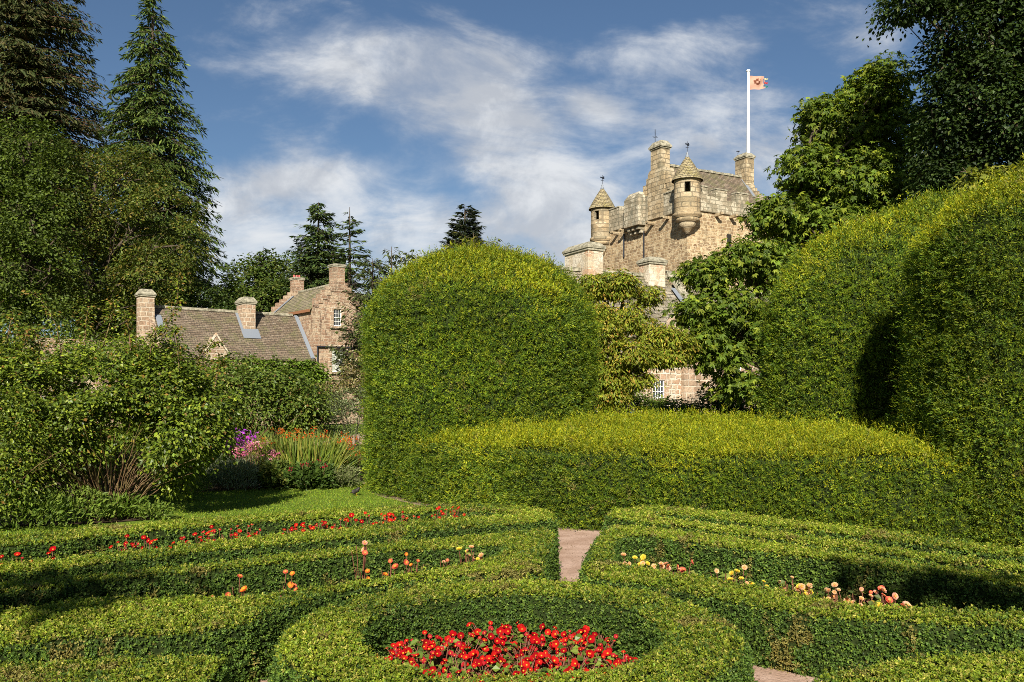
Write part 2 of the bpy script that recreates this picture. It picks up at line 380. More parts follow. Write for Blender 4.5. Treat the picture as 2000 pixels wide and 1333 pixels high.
def hedge_leaves(v, f, size, cover, lw, top_cols, side_cols, up_mix, outw=0.55, mat=0, jitter=0.02, per=4, clump=0.12, stem=0.9, spread=1.0, brown=0.745):
    """leaves over a hedge's surface. Young yellow growth is denser on the clipped top than on the sides."""
    def dens(c, n):
        D = np.linalg.norm(c - np.array([0, 0, HC]), axis=1); s = size(D)
        vis = np.maximum(inframe(c, 1.5) * 1.0, inframe(c, 4.5) * 0.75)
        facing = ((np.array([0, 0, HC]) - c) * n).sum(1) / D
        return cover / per / (s * s * lw * 0.5) * vis * np.where(facing > -0.35, 1.0, 0.18)
    P, N = sample_surface(v, f, dens)
    kp = rng.random(len(P)) < 0.35 + 1.6 * vnoise(P, 0.24, 41) ; P, N = P[kp], N[kp]; ns = len(P)
    D = np.linalg.norm(P - np.array([0, 0, HC]), axis=1); s = size(D)
    cl2 = vnoise(P, clump, 5); cl3 = vnoise(P, 0.9, 8); cl4 = vnoise(P, clump * 0.45, 6)
    lift = (rng.random(ns) ** 1.5) * jitter * 3.0 + (rng.random(ns) ** 14) * jitter * 6 + (cl2 - 0.5) * 3.4 * jitter + (cl4 - 0.5) * 2.0 * jitter - jitter * 0.8
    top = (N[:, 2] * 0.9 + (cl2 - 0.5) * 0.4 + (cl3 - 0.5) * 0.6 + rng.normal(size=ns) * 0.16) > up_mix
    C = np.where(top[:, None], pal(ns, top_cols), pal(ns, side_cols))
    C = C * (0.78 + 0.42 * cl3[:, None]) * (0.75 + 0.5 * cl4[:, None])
    br = (vnoise(P, 0.33, 31) * 0.6 + vnoise(P, 0.09, 33) * 0.4 + rng.normal(size=ns) * 0.03) > brown
    C[br] = pal(int(br.sum()), [(0.20, 0.16, 0.04), (0.15, 0.14, 0.035), (0.24, 0.22, 0.06)])
    # every sample is a shoot carrying per leaves that share a lean, a height and a tint
    lean = unit(N * outw * 1.6 + rng.normal(size=(ns, 3)) * 0.55 + np.array([0, 0, 0.35]))
    P = P + N * lift[:, None]
    rp = lambda a: np.repeat(a, per, 0)
    n = ns * per; q = np.tile(np.arange(per), ns)[:, None] / max(per - 1, 1)
    ss_ = rp(s)[:, None]
    off = rng.normal(size=(n, 3)); off = off - rp(lean) * (off * rp(lean)).sum(1, keepdims=True)
    base = rp(P) + rp(lean) * (q * ss_ * stem) + unit(off) * ss_ * 0.12
    ax = unit(off) * spread + rp(lean) * (0.5 + 0.5 * q)
    nn = unit(rp(lean) * 1.0 + unit(off) * -0.5 + rng.normal(size=(n, 3)) * 0.3)
    C = rp(C) * (1 + rng.normal(size=(n, 1)) * 0.14).clip(0.6, 1.5)
    return leaves(base, ax, nn, ss_[:, 0] * rnd(n, 0.75, 1.3), ss_[:, 0] * lw * rnd(n, 0.8, 1.25), C, mat)
def sweep(F, B, heights, rnd_=0.07, k=5, taper=0.03, mid=4, hmin=0.0):
    """hedge along paired front and back lines; heights = (front, back) per pair"""
    Fc, Bc = crom(F, k), crom(B, k); H = crom(np.array(heights, float), k)
    n = len(Fc); th = np.linalg.norm(Bc - Fc, axis=1); prof = []
    for zf in (0.0, 0.25, 0.5, 0.75): prof.append(('f', zf))
    rows = []
    for i in range(n):
        F0, B0 = Fc[i], Bc[i]; hf, hb = H[i]; dirv = (B0 - F0) / max(th[i], 1e-6); r_ = min(rnd_, th[i] * 0.3); row = []
        def pt(dist, z): q = F0 + dirv * dist; row.append((q[0], q[1], z))
        for q in (0, 0.3, 0.6): pt(-taper * (q > 0), (hf - r_) * q)
        pt(0, hf - r_); pt(r_ * 0.3, hf - r_ * 0.3); pt(r_, hf)
        for q in np.linspace(0, 1, mid + 2)[1:-1]: pt(r_ + (th[i] - 2 * r_) * q, hf + (hb - hf) * math.sin(q * math.pi / 2))
        pt(th[i] - r_, hb); pt(th[i] - r_ * 0.3, hb - r_ * 0.3); pt(th[i], hb - r_)
        for q in (0.6, 0.3, 0): pt(th[i] + taper * (q > 0), (hb - r_) * q)
        rows.append(row)
    Gd = np.array(rows)
    # flare end caps: collapse toward the mean at both ends
    c0 = Gd[0].mean(0); c1 = Gd[-1].mean(0)
    def cap(row): return [row * (1 - t) + np.array([row[:, 0].mean(), row[:, 1].mean(), 0]) * np.array([t, t, 0]) + row * np.array([0, 0, t]) for t in (0.5, 1.0)]
    a = cap(Gd[0]); b = cap(Gd[-1])
    return np.concatenate([np.array(a[::-1]), Gd, np.array(b)], 0)
def refine(Gd, step):
    n, m, _ = Gd.shape; out = []
    L = np.linalg.norm(np.diff(Gd, axis=0), axis=2).max(1)
    for i in range(n - 1):
        k = max(1, int(L[i] / step))
        for t in np.linspace(0, 1, k, endpoint=False): out.append(Gd[i] * (1 - t) + Gd[i + 1] * t)
    out.append(Gd[-1]); Gd = np.array(out).transpose(1, 0, 2); out = []
    L = np.linalg.norm(np.diff(Gd, axis=0), axis=2).max(1)
    for i in range(len(Gd) - 1):
        k = max(1, int(L[i] / step))
        for t in np.linspace(0, 1, k, endpoint=False): out.append(Gd[i] * (1 - t) + Gd[i + 1] * t)
    out.append(Gd[-1]); return np.array(out).transpose(1, 0, 2)
def orient(v, f):
    return f
box_size = lambda D: np.clip(0.0125 + 0.0014 * (D - 4), 0.0125, 0.05)
yew_size = lambda D: np.clip(0.0029 * D, 0.026, 0.07)
def displaced(v, f, amp, s1, s2, seed):
    nr = np.zeros_like(v); a, b, c, d_ = (v[f[:, k]] for k in range(4)); fn = np.cross(c - a, d_ - b)
    for k in range(4): np.add.at(nr, f[:, k], fn)
    nr = unit(nr)
    d1 = vnoise(v, s1, seed) - 0.5; d2 = vnoise(v, s2, seed + 1) - 0.5
    return v + nr * (amp * (2 * d1 + 1.0 * d2))[:, None]
def flip_out(v, f):
    """make faces of a roughly closed patch face outward (by signed volume)"""
    a, b, c, d_ = (v[f[:, k]] for k in range(4)); o = v.mean(0)
    vol = ((a - o) * np.cross(b - o, c - o)).sum() + ((a - o) * np.cross(c - o, d_ - o)).sum()
    return f[:, ::-1].copy() if vol < 0 else f
def make_hedge(name, label, grids, kind, wrap=False, group=None, seed=1, cover=None, cat='hedge', tip=.42):
    ch = []
    for Gd in grids:
        step = 0.16 if kind == 'box' else 0.2
        v, f = grid_surface(Gd if wrap else refine(Gd, step), wrap)
        f = flip_out(v, f)
        if kind == 'box':
            v = displaced(v, f, 0.011, 0.5, 0.14, seed)
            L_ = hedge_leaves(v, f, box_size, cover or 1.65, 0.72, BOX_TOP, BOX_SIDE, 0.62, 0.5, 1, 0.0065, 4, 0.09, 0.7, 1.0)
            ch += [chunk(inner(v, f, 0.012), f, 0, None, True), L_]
        else:
            v = displaced(v, f, 0.07, 1.1, 0.32, seed)
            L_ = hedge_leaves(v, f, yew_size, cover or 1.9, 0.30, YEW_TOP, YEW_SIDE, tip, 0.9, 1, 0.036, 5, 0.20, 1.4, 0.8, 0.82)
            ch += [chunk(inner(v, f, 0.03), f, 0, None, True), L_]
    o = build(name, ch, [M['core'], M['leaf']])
    tag(o, label, cat, group); return o
def inner(v, f, dd):
    nr = np.zeros_like(v); a, b, c, d_ = (v[f[:, k]] for k in range(4)); fn = np.cross(c - a, d_ - b)
    for k in range(4): np.add.at(nr, f[:, k], fn)
    return v - unit(nr) * dd

# ================================================================== SETTING
o = poly_sheet('ground', [(-900, -300), (900, -300), (900, 1500), (-900, 1500)], -0.05, M['lawn'])
poly_sheet('lawn', [(-30, -6), (-30, 34), (30, 34), (30, -6)], 0.0, M['lawn'])
poly_sheet('gravel_path', crom([(-8, 2), (-7.9, 7.2), (-5.3, 8.9), (-4.4, 9.75), (-3.1, 10.55), (-1.6, 11.35), (-.9, 11.7), (.1, 11.9), (1, 12.3), (3, 11.6), (7, 11), (9, 10), (9, 2), (4, 1), (-4, 1)], 3, True), 0.004, M['gravel'])
poly_sheet('yew_bed_soil', crom([(-2.85, 19.2), (-2.9, 17.8), (-2.55, 16.3), (-1.7, 14.9), (-.6, 13.35), (.3, 12.3), (1.4, 11.75), (3, 11.1), (9, 9.8), (11, 16), (2, 21)], 3, True), 0.008, M['drysoil'])
poly_sheet('flower_border_soil', crom([(-9.2, 14.5), (-7, 16.2), (-5.4, 17.2), (-3.9, 18.4), (-2.9, 19.6), (-2.6, 22), (-4, 29), (-12, 30), (-20, 24), (-16, 15)], 3, True), 0.008, M['soil'])
poly_sheet('rose_bed_soil', crom([(-9.5, 12.5), (-7, 12.3), (-5.6, 12.8), (-5.4, 13.5), (-7, 14.3), (-12, 14)], 3, True), 0.012, M['soil'])
poly_sheet('castle_court', [(-8, 34.2), (-8, 120), (60, 120), (60, 34.2)], 0.004, M['gravel'])

# parterre hedges -------------------------------------------------
CX, CY = 0.0, 5.29
th = np.linspace(0, 2 * np.pi, 97)
ringF = np.stack([CX + 1.37 * np.cos(th), CY + 1.37 * np.sin(th)], 1); ringB = np.stack([CX + .90 * np.cos(th), CY + .90 * np.sin(th)], 1)
def loop(name, label, outer, inner_, h=0.4, seed=1, cover=None):
    outer = np.array(outer, float); inner_ = np.array(inner_, float)
    Gd = sweep(outer, inner_, [(h, h)] * len(outer), rnd_=0.05, k=5, taper=0.015, mid=3)
    return make_hedge(name, label, [Gd], 'box', seed=seed, cover=cover, group='clipped box hedges of the parterre')
Gd = sweep(ringF[::4], ringB[::4], [(.4, .4)] * len(ringF[::4]), rnd_=0.05, k=4, taper=0.015, mid=4)[2:-2]
make_hedge('box_hedge', 'circular low box hedge ringing the round bed of red begonias', [Gd], 'box', seed=2, group='clipped box hedges of the parterre')
loop('box_hedge', 'low box hedge loop with orange begonias inside, left of the gravel path',
     [(-6.2, 5.4), (-3.83, 6.6), (-3.0, 7.1), (-2.23, 7.62), (-.99, 8.48), (-.2, 8.95), (.33, 9.25), (.42, 8.7), (.30, 7.7), (.20, 6.95), (-.2, 6.9), (-.75, 6.72), (-1.13, 6.42), (-1.49, 5.85), (-1.66, 5.45), (-1.95, 5.2), (-2.6, 5.05), (-3.1, 4.85), (-5, 4.2)],
     [(-5.9, 5.1), (-3.6, 6.3), (-2.83, 6.85), (-2.05, 7.35), (-1.1, 7.95), (-.5, 8.2), (-.15, 8.33), (-.08, 8.2), (-.1, 7.9), (-.18, 7.6), (-.45, 7.3), (-.85, 6.92), (-1.3, 6.55), (-1.7, 6.25), (-2.0, 6.1), (-2.4, 6.1), (-2.98, 6.1), (-3.39, 5.76), (-5.3, 4.9)], seed=4)
loop('box_hedge', 'outer low box hedge loop holding the row of red begonias beside the lawn',
     [(-7.6, 7.4), (-5.18, 8.81), (-4.3, 9.6), (-3.1, 10.4), (-.89, 11.45), (0, 11.3), (.42, 10.9), (.5, 10.4), (.3, 9.95), (0, 9.7), (-1.07, 9.08), (-2.46, 8.2), (-3.3, 7.6), (-4.06, 6.98), (-6.3, 5.9)],
     [(-7.3, 6.9), (-4.8, 8.2), (-4.0, 9.0), (-2.95, 9.8), (-1.0, 10.72), (-.4, 10.75), (0, 10.6), (.02, 10.45), (-.1, 10.35), (-.45, 10.2), (-1.48, 9.6), (-2.64, 8.7), (-3.52, 7.97), (-4.3, 7.35), (-6.6, 6.3)], seed=5)
loop('box_hedge', 'low box hedge in the bottom left corner of the parterre',
     [(-1.55, 4.72), (-2.0, 4.72), (-2.6, 4.6), (-3.2, 4.42), (-5, 3.8)], [(-1.4, 3.6), (-2.0, 3.5), (-2.6, 3.4), (-3.2, 3.2), (-5, 2.9)], seed=6)
loop('box_hedge', 'low box hedge loop with yellow begonias inside, right of the gravel path',
     [(5.6, 5.5), (3.98, 6.86), (3.3, 7.6), (2.67, 8.32), (1.9, 9.0), (1.25, 9.55), (1.0, 9.3), (.78, 8.4), (.62, 7.4), (.58, 6.98), (.68, 6.8), (.95, 6.6), (1.22, 6.36), (1.55, 5.98), (1.94, 5.62), (2.4, 5.47), (3.2, 5.3), (4.8, 4.95)],
     [(5.3, 5.2), (3.8, 6.5), (3.15, 7.1), (2.5, 7.8), (1.84, 8.42), (1.3, 8.85), (1.12, 8.8), (.98, 8.3), (.9, 7.7), (.93, 7.35), (1.1, 7.2), (1.38, 6.95), (1.65, 6.65), (1.95, 6.3), (2.2, 6.02), (2.5, 5.85), (3.37, 5.72), (4.95, 5.35)], seed=7)
loop('box_hedge', 'outer low box hedge loop on the right, running along the foot of the yew hedge',
     [(6.9, 6.3), (4.75, 8.1), (3.95, 9.15), (3.05, 10.2), (2.3, 11.0), (1.75, 11.2), (1.25, 10.8), (1.15, 10.3), (1.35, 9.95), (1.7, 9.65), (2.73, 8.55), (4.08, 7.05), (5.9, 5.55)],
     [(6.5, 6.0), (4.3, 7.9), (3.5, 8.9), (2.7, 9.75), (2.1, 10.4), (1.8, 10.55), (1.68, 10.5), (1.65, 10.4), (1.75, 10.2), (1.95, 9.95), (2.95, 8.87), (4.28, 7.3), (6.1, 5.8)], seed=8)
loop('box_hedge', 'low box hedge in the bottom right corner of the parterre',
     [(5.2, 4.6), (3.6, 4.78), (2.8, 4.8), (2.28, 4.72), (1.85, 4.55), (1.5, 4.35)], [(5, 3.2), (3.5, 3.3), (2.8, 3.35), (2.2, 3.4), (1.8, 3.45), (1.4, 3.5)], seed=9)
# soil in the beds
poly_sheet('round_bed_soil', ringB[::4][:-1], 0.03, M['soil'])
poly_sheet('left_bed_soil', [(-5.9, 5.2), (-3.6, 6.4), (-2.0, 7.45), (-.1, 8.4), (-.1, 7.5), (-1.3, 6.5), (-2, 6.0), (-3.1, 6.0), (-5.3, 4.8)], 0.012, M['soil'])
poly_sheet('outer_bed_soil', [(-7.3, 7), (-4.8, 8.3), (-3, 9.9), (0.1, 10.7), (0, 10.3), (-2.7, 8.6), (-4.4, 7.2), (-6.6, 6.2)], 0.012, M['soil'])
poly_sheet('right_bed_soil', [(5.3, 5.3), (3.8, 6.6), (1.2, 9), (.9, 7.2), (2.2, 5.9), (3.4, 5.6), (5, 5.2)], 0.012, M['soil'])

# yew ------------------------------------------------------------
def dome_grid(cx, cy, a, b, h, zs, ex=2.5, nu=150, tilt=0.0, base=0.95, pw=0.8):
    th = np.linspace(0, 2 * np.pi, nu, endpoint=False); rows = []
    prof = [(base + (1 - base) * min(1, z / 1.0), z) for z in np.linspace(0, zs, int(zs / 0.2))]
    prof += [(max(math.cos(p), 0.0) ** pw, zs + (h - zs) * math.sin(p)) for p in np.linspace(0.08, math.pi / 2, 22)]
    c, s = np.cos(th), np.sin(th)
    cr = np.sign(c) * np.abs(c) ** (2 / ex); sr = np.sign(s) * np.abs(s) ** (2 / ex)
    Gd = np.zeros((nu, len(prof), 3))
    for j, (r_, z) in enumerate(prof):
        Gd[:, j, 0] = cx + a * r_ * cr; Gd[:, j, 1] = cy + b * r_ * sr; Gd[:, j, 2] = z
    return Gd
make_hedge('yew_topiary', 'great round-topped yew dome in the centre, left of the castle', [dome_grid(-.62, 17.7, 2.17, 2.35, 4.74, 3.2, 2.5, pw=1.25)], 'yew', True, seed=11, cat='topiary', tip=.64)
make_hedge('yew_topiary', 'tall yew dome on the right, behind the long low yew hedge', [dome_grid(7.7, 15.5, 3.1, 1.6, 5.38, 3.2, 2.4, pw=1.7)], 'yew', True, seed=12, cat='topiary', tip=.78)
make_hedge('yew_topiary', 'nearest and widest yew dome, yellow-topped, at the right edge', [dome_grid(8.5, 11.25, 3.05, 1.75, 4.9, 3.6, 3.4, pw=1.0, base=.95)], 'yew', True, seed=13, cat='topiary')
F_ = [(-1.95, 15.75), (-1.7, 15.35), (-1.25, 14.7), (0, 13.05), (.95, 12.05), (2.66, 11.3), (4.5, 10.75), (6.5, 10.3), (9, 10)]
B_ = [(-1.3, 17.3), (-1.0, 17.4), (-.7, 17.4), (-.1, 17.4), (.8, 17.3), (2.2, 17.2), (3.8, 16.9), (5.6, 15.5), (7.5, 14)]
Hh = [(.75, 1.1), (1.0, 1.2), (1.08, 1.25), (1.08, 1.3), (1.06, 1.34), (1.05, 1.36), (1.08, 1.34), (1.12, 1.3), (1.2, 1.3)]
make_hedge('yew_hedge', 'long low yew hedge with a sloping yellow top, joining the yew domes', [sweep(F_, B_, Hh, rnd_=0.22, k=4, taper=0.05, mid=8)], 'yew', seed=14)

# ================================================================== TREES
def jitter_line(p0, p1, n, amp):
    t = np.linspace(0, 1, n)[:, None]; p = np.array(p0) * (1 - t) + np.array(p1) * t
    p[1:-1] += rng.normal(size=(n - 2, 3)) * amp; return p
def limbs(base, top, r0, targets, bark_seg=7):
    """tapering trunk with a limb to each lobe, forking into finer branches"""
    base = np.array(base, float); top = np.array(top, float)
    tr = jitter_line(base, top, 9, np.linalg.norm(top - base) * 0.012); H = np.linalg.norm(top - base)
    ch = [tube(tr, np.linspace(r0, r0 * 0.25, 9) * np.array([1.35, 1.08, 1, 1, 1, 1, 1, 1, 1]), 10)]
    for (c, rr) in targets:
        c = np.array(c, float)
        hz = np.clip((c[2] - base[2]) / (top[2] - base[2]) * rng.uniform(0.45, 0.75), 0.2, 0.92); k = hz * 8; i = int(k); s = tr[i] * (1 - (k - i)) + tr[min(i + 1, 8)] * (k - i)
        L = np.linalg.norm(c - s); ln = jitter_line(s, c, 6, L * 0.05); ln[1:5, 2] += np.array([.02, .05, .06, .03]) * L
        r1 = min(r0 * 0.42, 0.03 * L + 0.03)
        ch.append(tube(ln, np.linspace(r1, r1 * 0.3, 6), 6))
        for q in range(5):
            e = c + sph(1)[0] * np.array(rr) * 0.85; st = ln[rng.integers(2, 6)]
            ch.append(tube(jitter_line(st, e, 5, np.linalg.norm(e - st) * 0.05), np.linspace(r1 * 0.35, 0.008, 5), 5))
    return ch
def crown(lobes, nclump, per, cr, L, W, cols, wts=None, droop=0.2, flat_=0.6, pm=0, mat=0, shell=0.6, upn=0.8, gap=0.26, jit=0.2):
    lob = np.array([[*c, *r] for c, r in lobes], float)
    wgt = lob[:, 3] * lob[:, 4] + lob[:, 3] * lob[:, 5]; i = rng.choice(len(lob), nclump, p=wgt / wgt.sum())
    dr = sph(nclump)
    rr = 1 - (1 - shell) * rng.random((nclump, 1)) ** 1.6
    c = lob[i, :3] + dr * lob[i, 3:] * rr
    # drop clumps buried deep in another lobe, and open gaps
    keep = np.ones(nclump, bool)
    for q in lob: keep &= (((c - q[:3]) / q[3:]) ** 2).sum(1) > 0.28
    keep &= vnoise(c, cr * 3.4, 21) > gap
    c = c[keep]; dr = dr[keep]; n = len(c)
    crs = cr * rng.uniform(0.6, 1.35, n)
    cc = np.repeat(c, per, 0); dd = np.repeat(dr, per, 0); k = len(cc)
    off = rng.normal(size=(k, 3)) * np.array([1, 1, flat_]) * np.repeat(crs, per)[:, None] * 0.6
    off[:, 2] -= 0.25 * (off[:, 0] ** 2 + off[:, 1] ** 2) / np.repeat(crs, per)
    P = cc + off
    N = unit(dd * 0.5 + np.array([0, 0, upn]) + rng.normal(size=(k, 3)) * 0.5)
    A = unit(off + dd * 0.4 * cr + rng.normal(size=(k, 3)) * 0.4 * cr) + np.array([0, 0, -droop]); A = A - N * (A * N).sum(1, keepdims=True) * 0.8
    sh = np.repeat(1 + rng.normal(size=(n, 1)) * 0.16, per, 0)
    C = pal(k, cols, wts, jit) * sh
    Ls, Ws = L * rnd(k, 0.7, 1.3)[:, None], W * rnd(k, 0.7, 1.3)[:, None]
    return palmate(P, A, N, Ls, Ws, C, pm, 100, mat) if pm else [leaves(P, A, N, Ls, Ws, C, mat)]
def tree(name, label, base, top, r0, lobes, group=None, bark='bark', leafm='leaf', cat='tree', limbs_to=None, **kw):
    t = empty(name, label, cat, tuple(base), 0, group); b = np.array(base, float)
    loc = [((c[0] - b[0], c[1] - b[1], c[2] - b[2]), r) for c, r in lobes]
    build('trunk', limbs((0, 0, -0.1), np.array(top, float) - b, r0, loc), [M[bark]], t)
    build('crown', crown(loc, **kw), [M[leafm]], t)
    return t
def L3(px, py, Y, rx, ry, rz): return (tuple(at(px, py, Y)), (rx, ry, rz))

def conifer(name, label, px, ytop, Y, prof, nb, z0, droop=0.35, cols=None, spray=0.26, r0=0.35, sw=0.22, dens=9, group=None, up=0.15, lean=0.0, hang=0.5, bark='bark', wts=None, gapz=None):
    """conifer: whorled drooping branches carrying flat sprays of needles; prof = [(height fraction, half width)]"""
    X = gx(px, Y); H = HC + (HY - ytop) / FPX * Y
    t = empty(name, label, 'tree', (X, Y, 0), 0, group)
    tz = np.linspace(-0.1, H, 14); tp = np.stack([lean * tz / H, 0 * tz, tz], 1); ch = [tube(tp, r0 * (1 - np.clip(tz / H, 0, 1)) ** 0.8 * 0.97 + 0.02, 8)]
    P, A, N, C = [], [], [], []
    pf = np.array(prof, float)
    for b in range(nb):
        hf = 1 - (1 - z0 / H) * rng.random() ** 0.75; z = hf * H
        ln = np.interp(hf, pf[:, 0], pf[:, 1]) * rng.uniform(0.62, 1.12)
        if gapz and rng.random() < gapz: continue
        az = rng.uniform(0, 2 * math.pi); dv = np.array([math.cos(az), math.sin(az), 0]); side = np.array([-dv[1], dv[0], 0])
        k = 7; s = np.linspace(0, 1, k)[:, None]
        pts = np.array([lean * z / H, 0, z]) + dv * ln * s + np.array([0, 0, 1]) * (up * ln * s - droop * ln * s ** 2 * 1.25 + 0.10 * ln * s ** 4)
        pts += side * rng.normal() * 0.1 * ln * s ** 2
        if ln > 0.5: ch.append(tube(pts, np.linspace(0.012 + 0.012 * ln, 0.006, k), 4))
        n = int(dens * max(ln, 0.3) / spray * 0.8) + 4
        q = rng.random(n) ** 0.7 * 0.95 + 0.07; idx = np.clip(q * (k - 1), 0, k - 1.001); i = idx.astype(int); fr = (idx - i)[:, None]
        p = pts[i] * (1 - fr) + pts[i + 1] * fr
        lat = rng.uniform(-1, 1, n)[:, None] * sw * ln * (0.25 + 0.9 * (1 - q[:, None])) * np.minimum(1, 3 * q[:, None])
        p = p + side * lat + np.array([0, 0, -1]) * (np.abs(lat) * 0.3 + rng.random((n, 1)) * 0.12 * hang)
        a = dv * rng.uniform(0.3, 1.1, n)[:, None] + side * (np.sign(lat) * rng.uniform(0.2, 1.0, n)[:, None]) + np.array([0, 0, -1]) * rng.uniform(0, hang * 1.4, n)[:, None]
        P.append(p); A.append(a); N.append(unit(np.array([0, 0, 1]) + rng.normal(size=(n, 3)) * 0.5 + dv * 0.3)); C.append(pal(n, cols, wts, 0.22) * rng.uniform(0.8, 1.2))
    P, A, N, C = map(np.concatenate, (P, A, N, C)); n = len(P)
    build('trunk', ch, [M[bark]], t)
    build('crown', [leaves(P, A, N, spray * rnd(n, 0.6, 1.4), spray * 0.27 * rnd(n, 0.7, 1.4), C)], [M['needle']], t)
    return t

DKG = [(0.035, 0.062, 0.014), (0.055, 0.09, 0.016), (0.08, 0.115, 0.02)]
OLV = [(0.075, 0.105, 0.016), (0.105, 0.13, 0.018), (0.055, 0.08, 0.014), (0.19, 0.145, 0.03)]
# left
conifer('redwood_tree', 'dark brownish conifer with a straight bare-looking trunk at the top left corner', 45, -260, 82, [(0, 9.4), (.35, 9.0), (.5, 8.0), (.62, 7.2), (.8, 4.9), (1, .4)], 1150, 10, 0.34, [(0.035, 0.052, 0.014), (0.05, 0.062, 0.016), (0.07, 0.058, 0.02)], 0.58, 0.9, 0.35, 9, up=0.2, hang=0.9, bark='redbark')
conifer('hemlock_tree', 'very tall narrow dark conifer with drooping tips, behind the cottage', 298, -25, 80, [(0, 8.2), (.25, 7.4), (.42, 6.3), (.6, 5.0), (.75, 3.7), (.88, 2.3), (1, .25)], 1150, 5, 0.42, [(0.035, 0.062, 0.014), (0.055, 0.090, 0.016), (0.09, 0.12, 0.02)], 0.56, 0.7, 0.32, 9, up=0.12, hang=0.9, gapz=.25)
kT = 2.15
def L4(px, py, Y, rx, ry, rz): return L3(px, py, Y * kT, rx * kT, ry * kT, rz * kT)
tree('broadleaf_tree', 'dark green rounded tree filling the left edge below the redwood', (-36, 65, 0), (-36, 65, 21), 0.6,
     [L4(40, 300, 30, 1.7, 1.6, 1.2), L4(-20, 400, 29.5, 1.9, 1.8, 1.7), L4(60, 430, 29, 1.4, 1.4, 1.3), L4(110, 360, 30, 1.0, 1.2, 1.1), L4(10, 520, 28.5, 1.8, 1.6, 1.5), L4(95, 540, 28.5, 1.2, 1.3, 1.2), L4(-60, 640, 28, 2.0, 1.6, 1.6), L4(60, 650, 28, 1.6, 1.5, 1.3)],
     nclump=1200, per=42, cr=0.66, L=0.25, W=0.17, cols=[(0.065, 0.098, 0.014), (0.095, 0.13, 0.017), (0.045, 0.07, 0.012)], droop=0.3, gap=.36)
tree('broadleaf_tree', 'olive and yellowing broadleaf tree in front of the tall hemlock, above the cottage roof', (-33.5, 67, 0), (-32, 67, 19), 0.5,
     [L4(170, 330, 32, 1.2, 1.5, 0.8), L4(250, 335, 32, 1.3, 1.5, 0.9), L4(320, 405, 31.5, 1.2, 1.5, 1.1), L4(170, 430, 31, 1.2, 1.4, 1.2), L4(250, 450, 31, 1.4, 1.4, 1.1), L4(350, 480, 31, .9, 1.4, 1.0), L4(180, 540, 30.5, 1.3, 1.3, 1.2), L4(300, 545, 30.5, 1.3, 1.3, 1.1), L4(220, 620, 30, 1.6, 1.2, 1.0)],
     nclump=950, per=40, cr=0.66, L=0.24, W=0.15, cols=OLV, wts=[3, 3, 2, 1.6], droop=0.3, gap=.38, shell=.45)
tree('beech_tree', 'dark broadleaf tree behind the cottage chimneys, left of the round trees', (-25.5, 69, 0), (-25.5, 69, 10), 0.3,
     [L3(350, 560, 69, 3.0, 2, 2.6), L3(400, 600, 69, 2.4, 2, 2.0), L3(290, 590, 68, 3.4, 2, 2.6), L3(220, 600, 68, 3.4, 2, 3)], nclump=520, per=34, cr=0.6, L=0.2, W=0.12, cols=DKG)
tree('lime_tree', 'rounded dark green tree behind the cottage chimneys', (-23, 78, 0), (-22.8, 78, 13), 0.45,
     [L3(500, 560, 78, 2.6, 3, 2.6), L3(545, 545, 79, 2.5, 3, 2.4), L3(475, 590, 78, 2.2, 3, 2.2), L3(590, 560, 80, 2.6, 3, 2.6), L3(635, 570, 80, 2.6, 3, 2.6), L3(540, 600, 76, 3.6, 3, 2.4), L3(440, 600, 80, 2.4, 2, 1.8)],
     nclump=900, per=34, cr=0.6, L=0.3, W=0.18, cols=[(0.055, 0.09, 0.016), (0.075, 0.115, 0.02), (0.10, 0.115, 0.02)])
conifer('spruce_tree', 'slim dark spruce poking just above the rounded trees', 514, 482, 77, [(0, 3.2), (.6, 2.4), (.8, 1.5), (1, .1)], 240, 3, 0.3, DKG, 0.5, 0.3, 0.3, 7, group='conifers behind the crow-stepped house')
conifer('fir_tree', 'bushy dark fir behind the cottage, left of the bare-trunked pine', 622, 395, 76, [(0, 4.6), (.5, 3.6), (.68, 2.8), (.78, 2.2), (.87, 1.7), (.95, 1.1), (1, .15)], 520, 3, 0.18, [(0.03, 0.055, 0.016), (0.045, 0.075, 0.018), (0.07, 0.095, 0.02)], 0.5, 0.4, 0.3, 8, group='conifers behind the crow-stepped house', up=0.25)
conifer('pine_tree', 'open-branched fir with a bare trunk, right of the bushy fir', 683, 405, 72, [(0, .1), (.5, 1.8), (.62, 2.1), (.7, 2.0), (.8, 1.5), (.9, 1.0), (1, .1)], 95, 9, 0.12, DKG, 0.42, 0.26, 0.3, 9, group='conifers behind the crow-stepped house', up=0.12, hang=0.3)
for (px, yt, Y, hw, lb) in ((728, 505, 62, 2.6, 'feathery larch right of the stepped gable chimney'), (765, 482, 64, 2.6, 'tall feathery larch between the stepped gable and the yew dome'), (805, 488, 66, 2.4, 'wispy larch just left of the yew dome')):
    conifer('larch_tree', lb, px, yt, Y, [(0, hw * 1.2), (.5, hw), (.75, hw * .75), (.9, hw * .5), (1, .3)], 190, 2, 0.0, [(0.06, 0.08, 0.022), (0.08, 0.10, 0.025), (0.05, 0.065, 0.02)], 0.42, 0.2, 0.22, 5, group='larches behind the yew dome', up=0.35, hang=0.8)
conifer('cypress_tree', 'dark round-topped conifer peeping over the yew dome', 908, 400, 60, [(0, 2.4), (.7, 2.0), (.82, 1.45), (.92, 1.0), (.97, .65), (1, .15)], 420, 6, 0.15, [(0.02, 0.030, 0.013), (0.032, 0.042, 0.016)], 0.34, 0.35, 0.35, 20, up=0.3, hang=0.3)
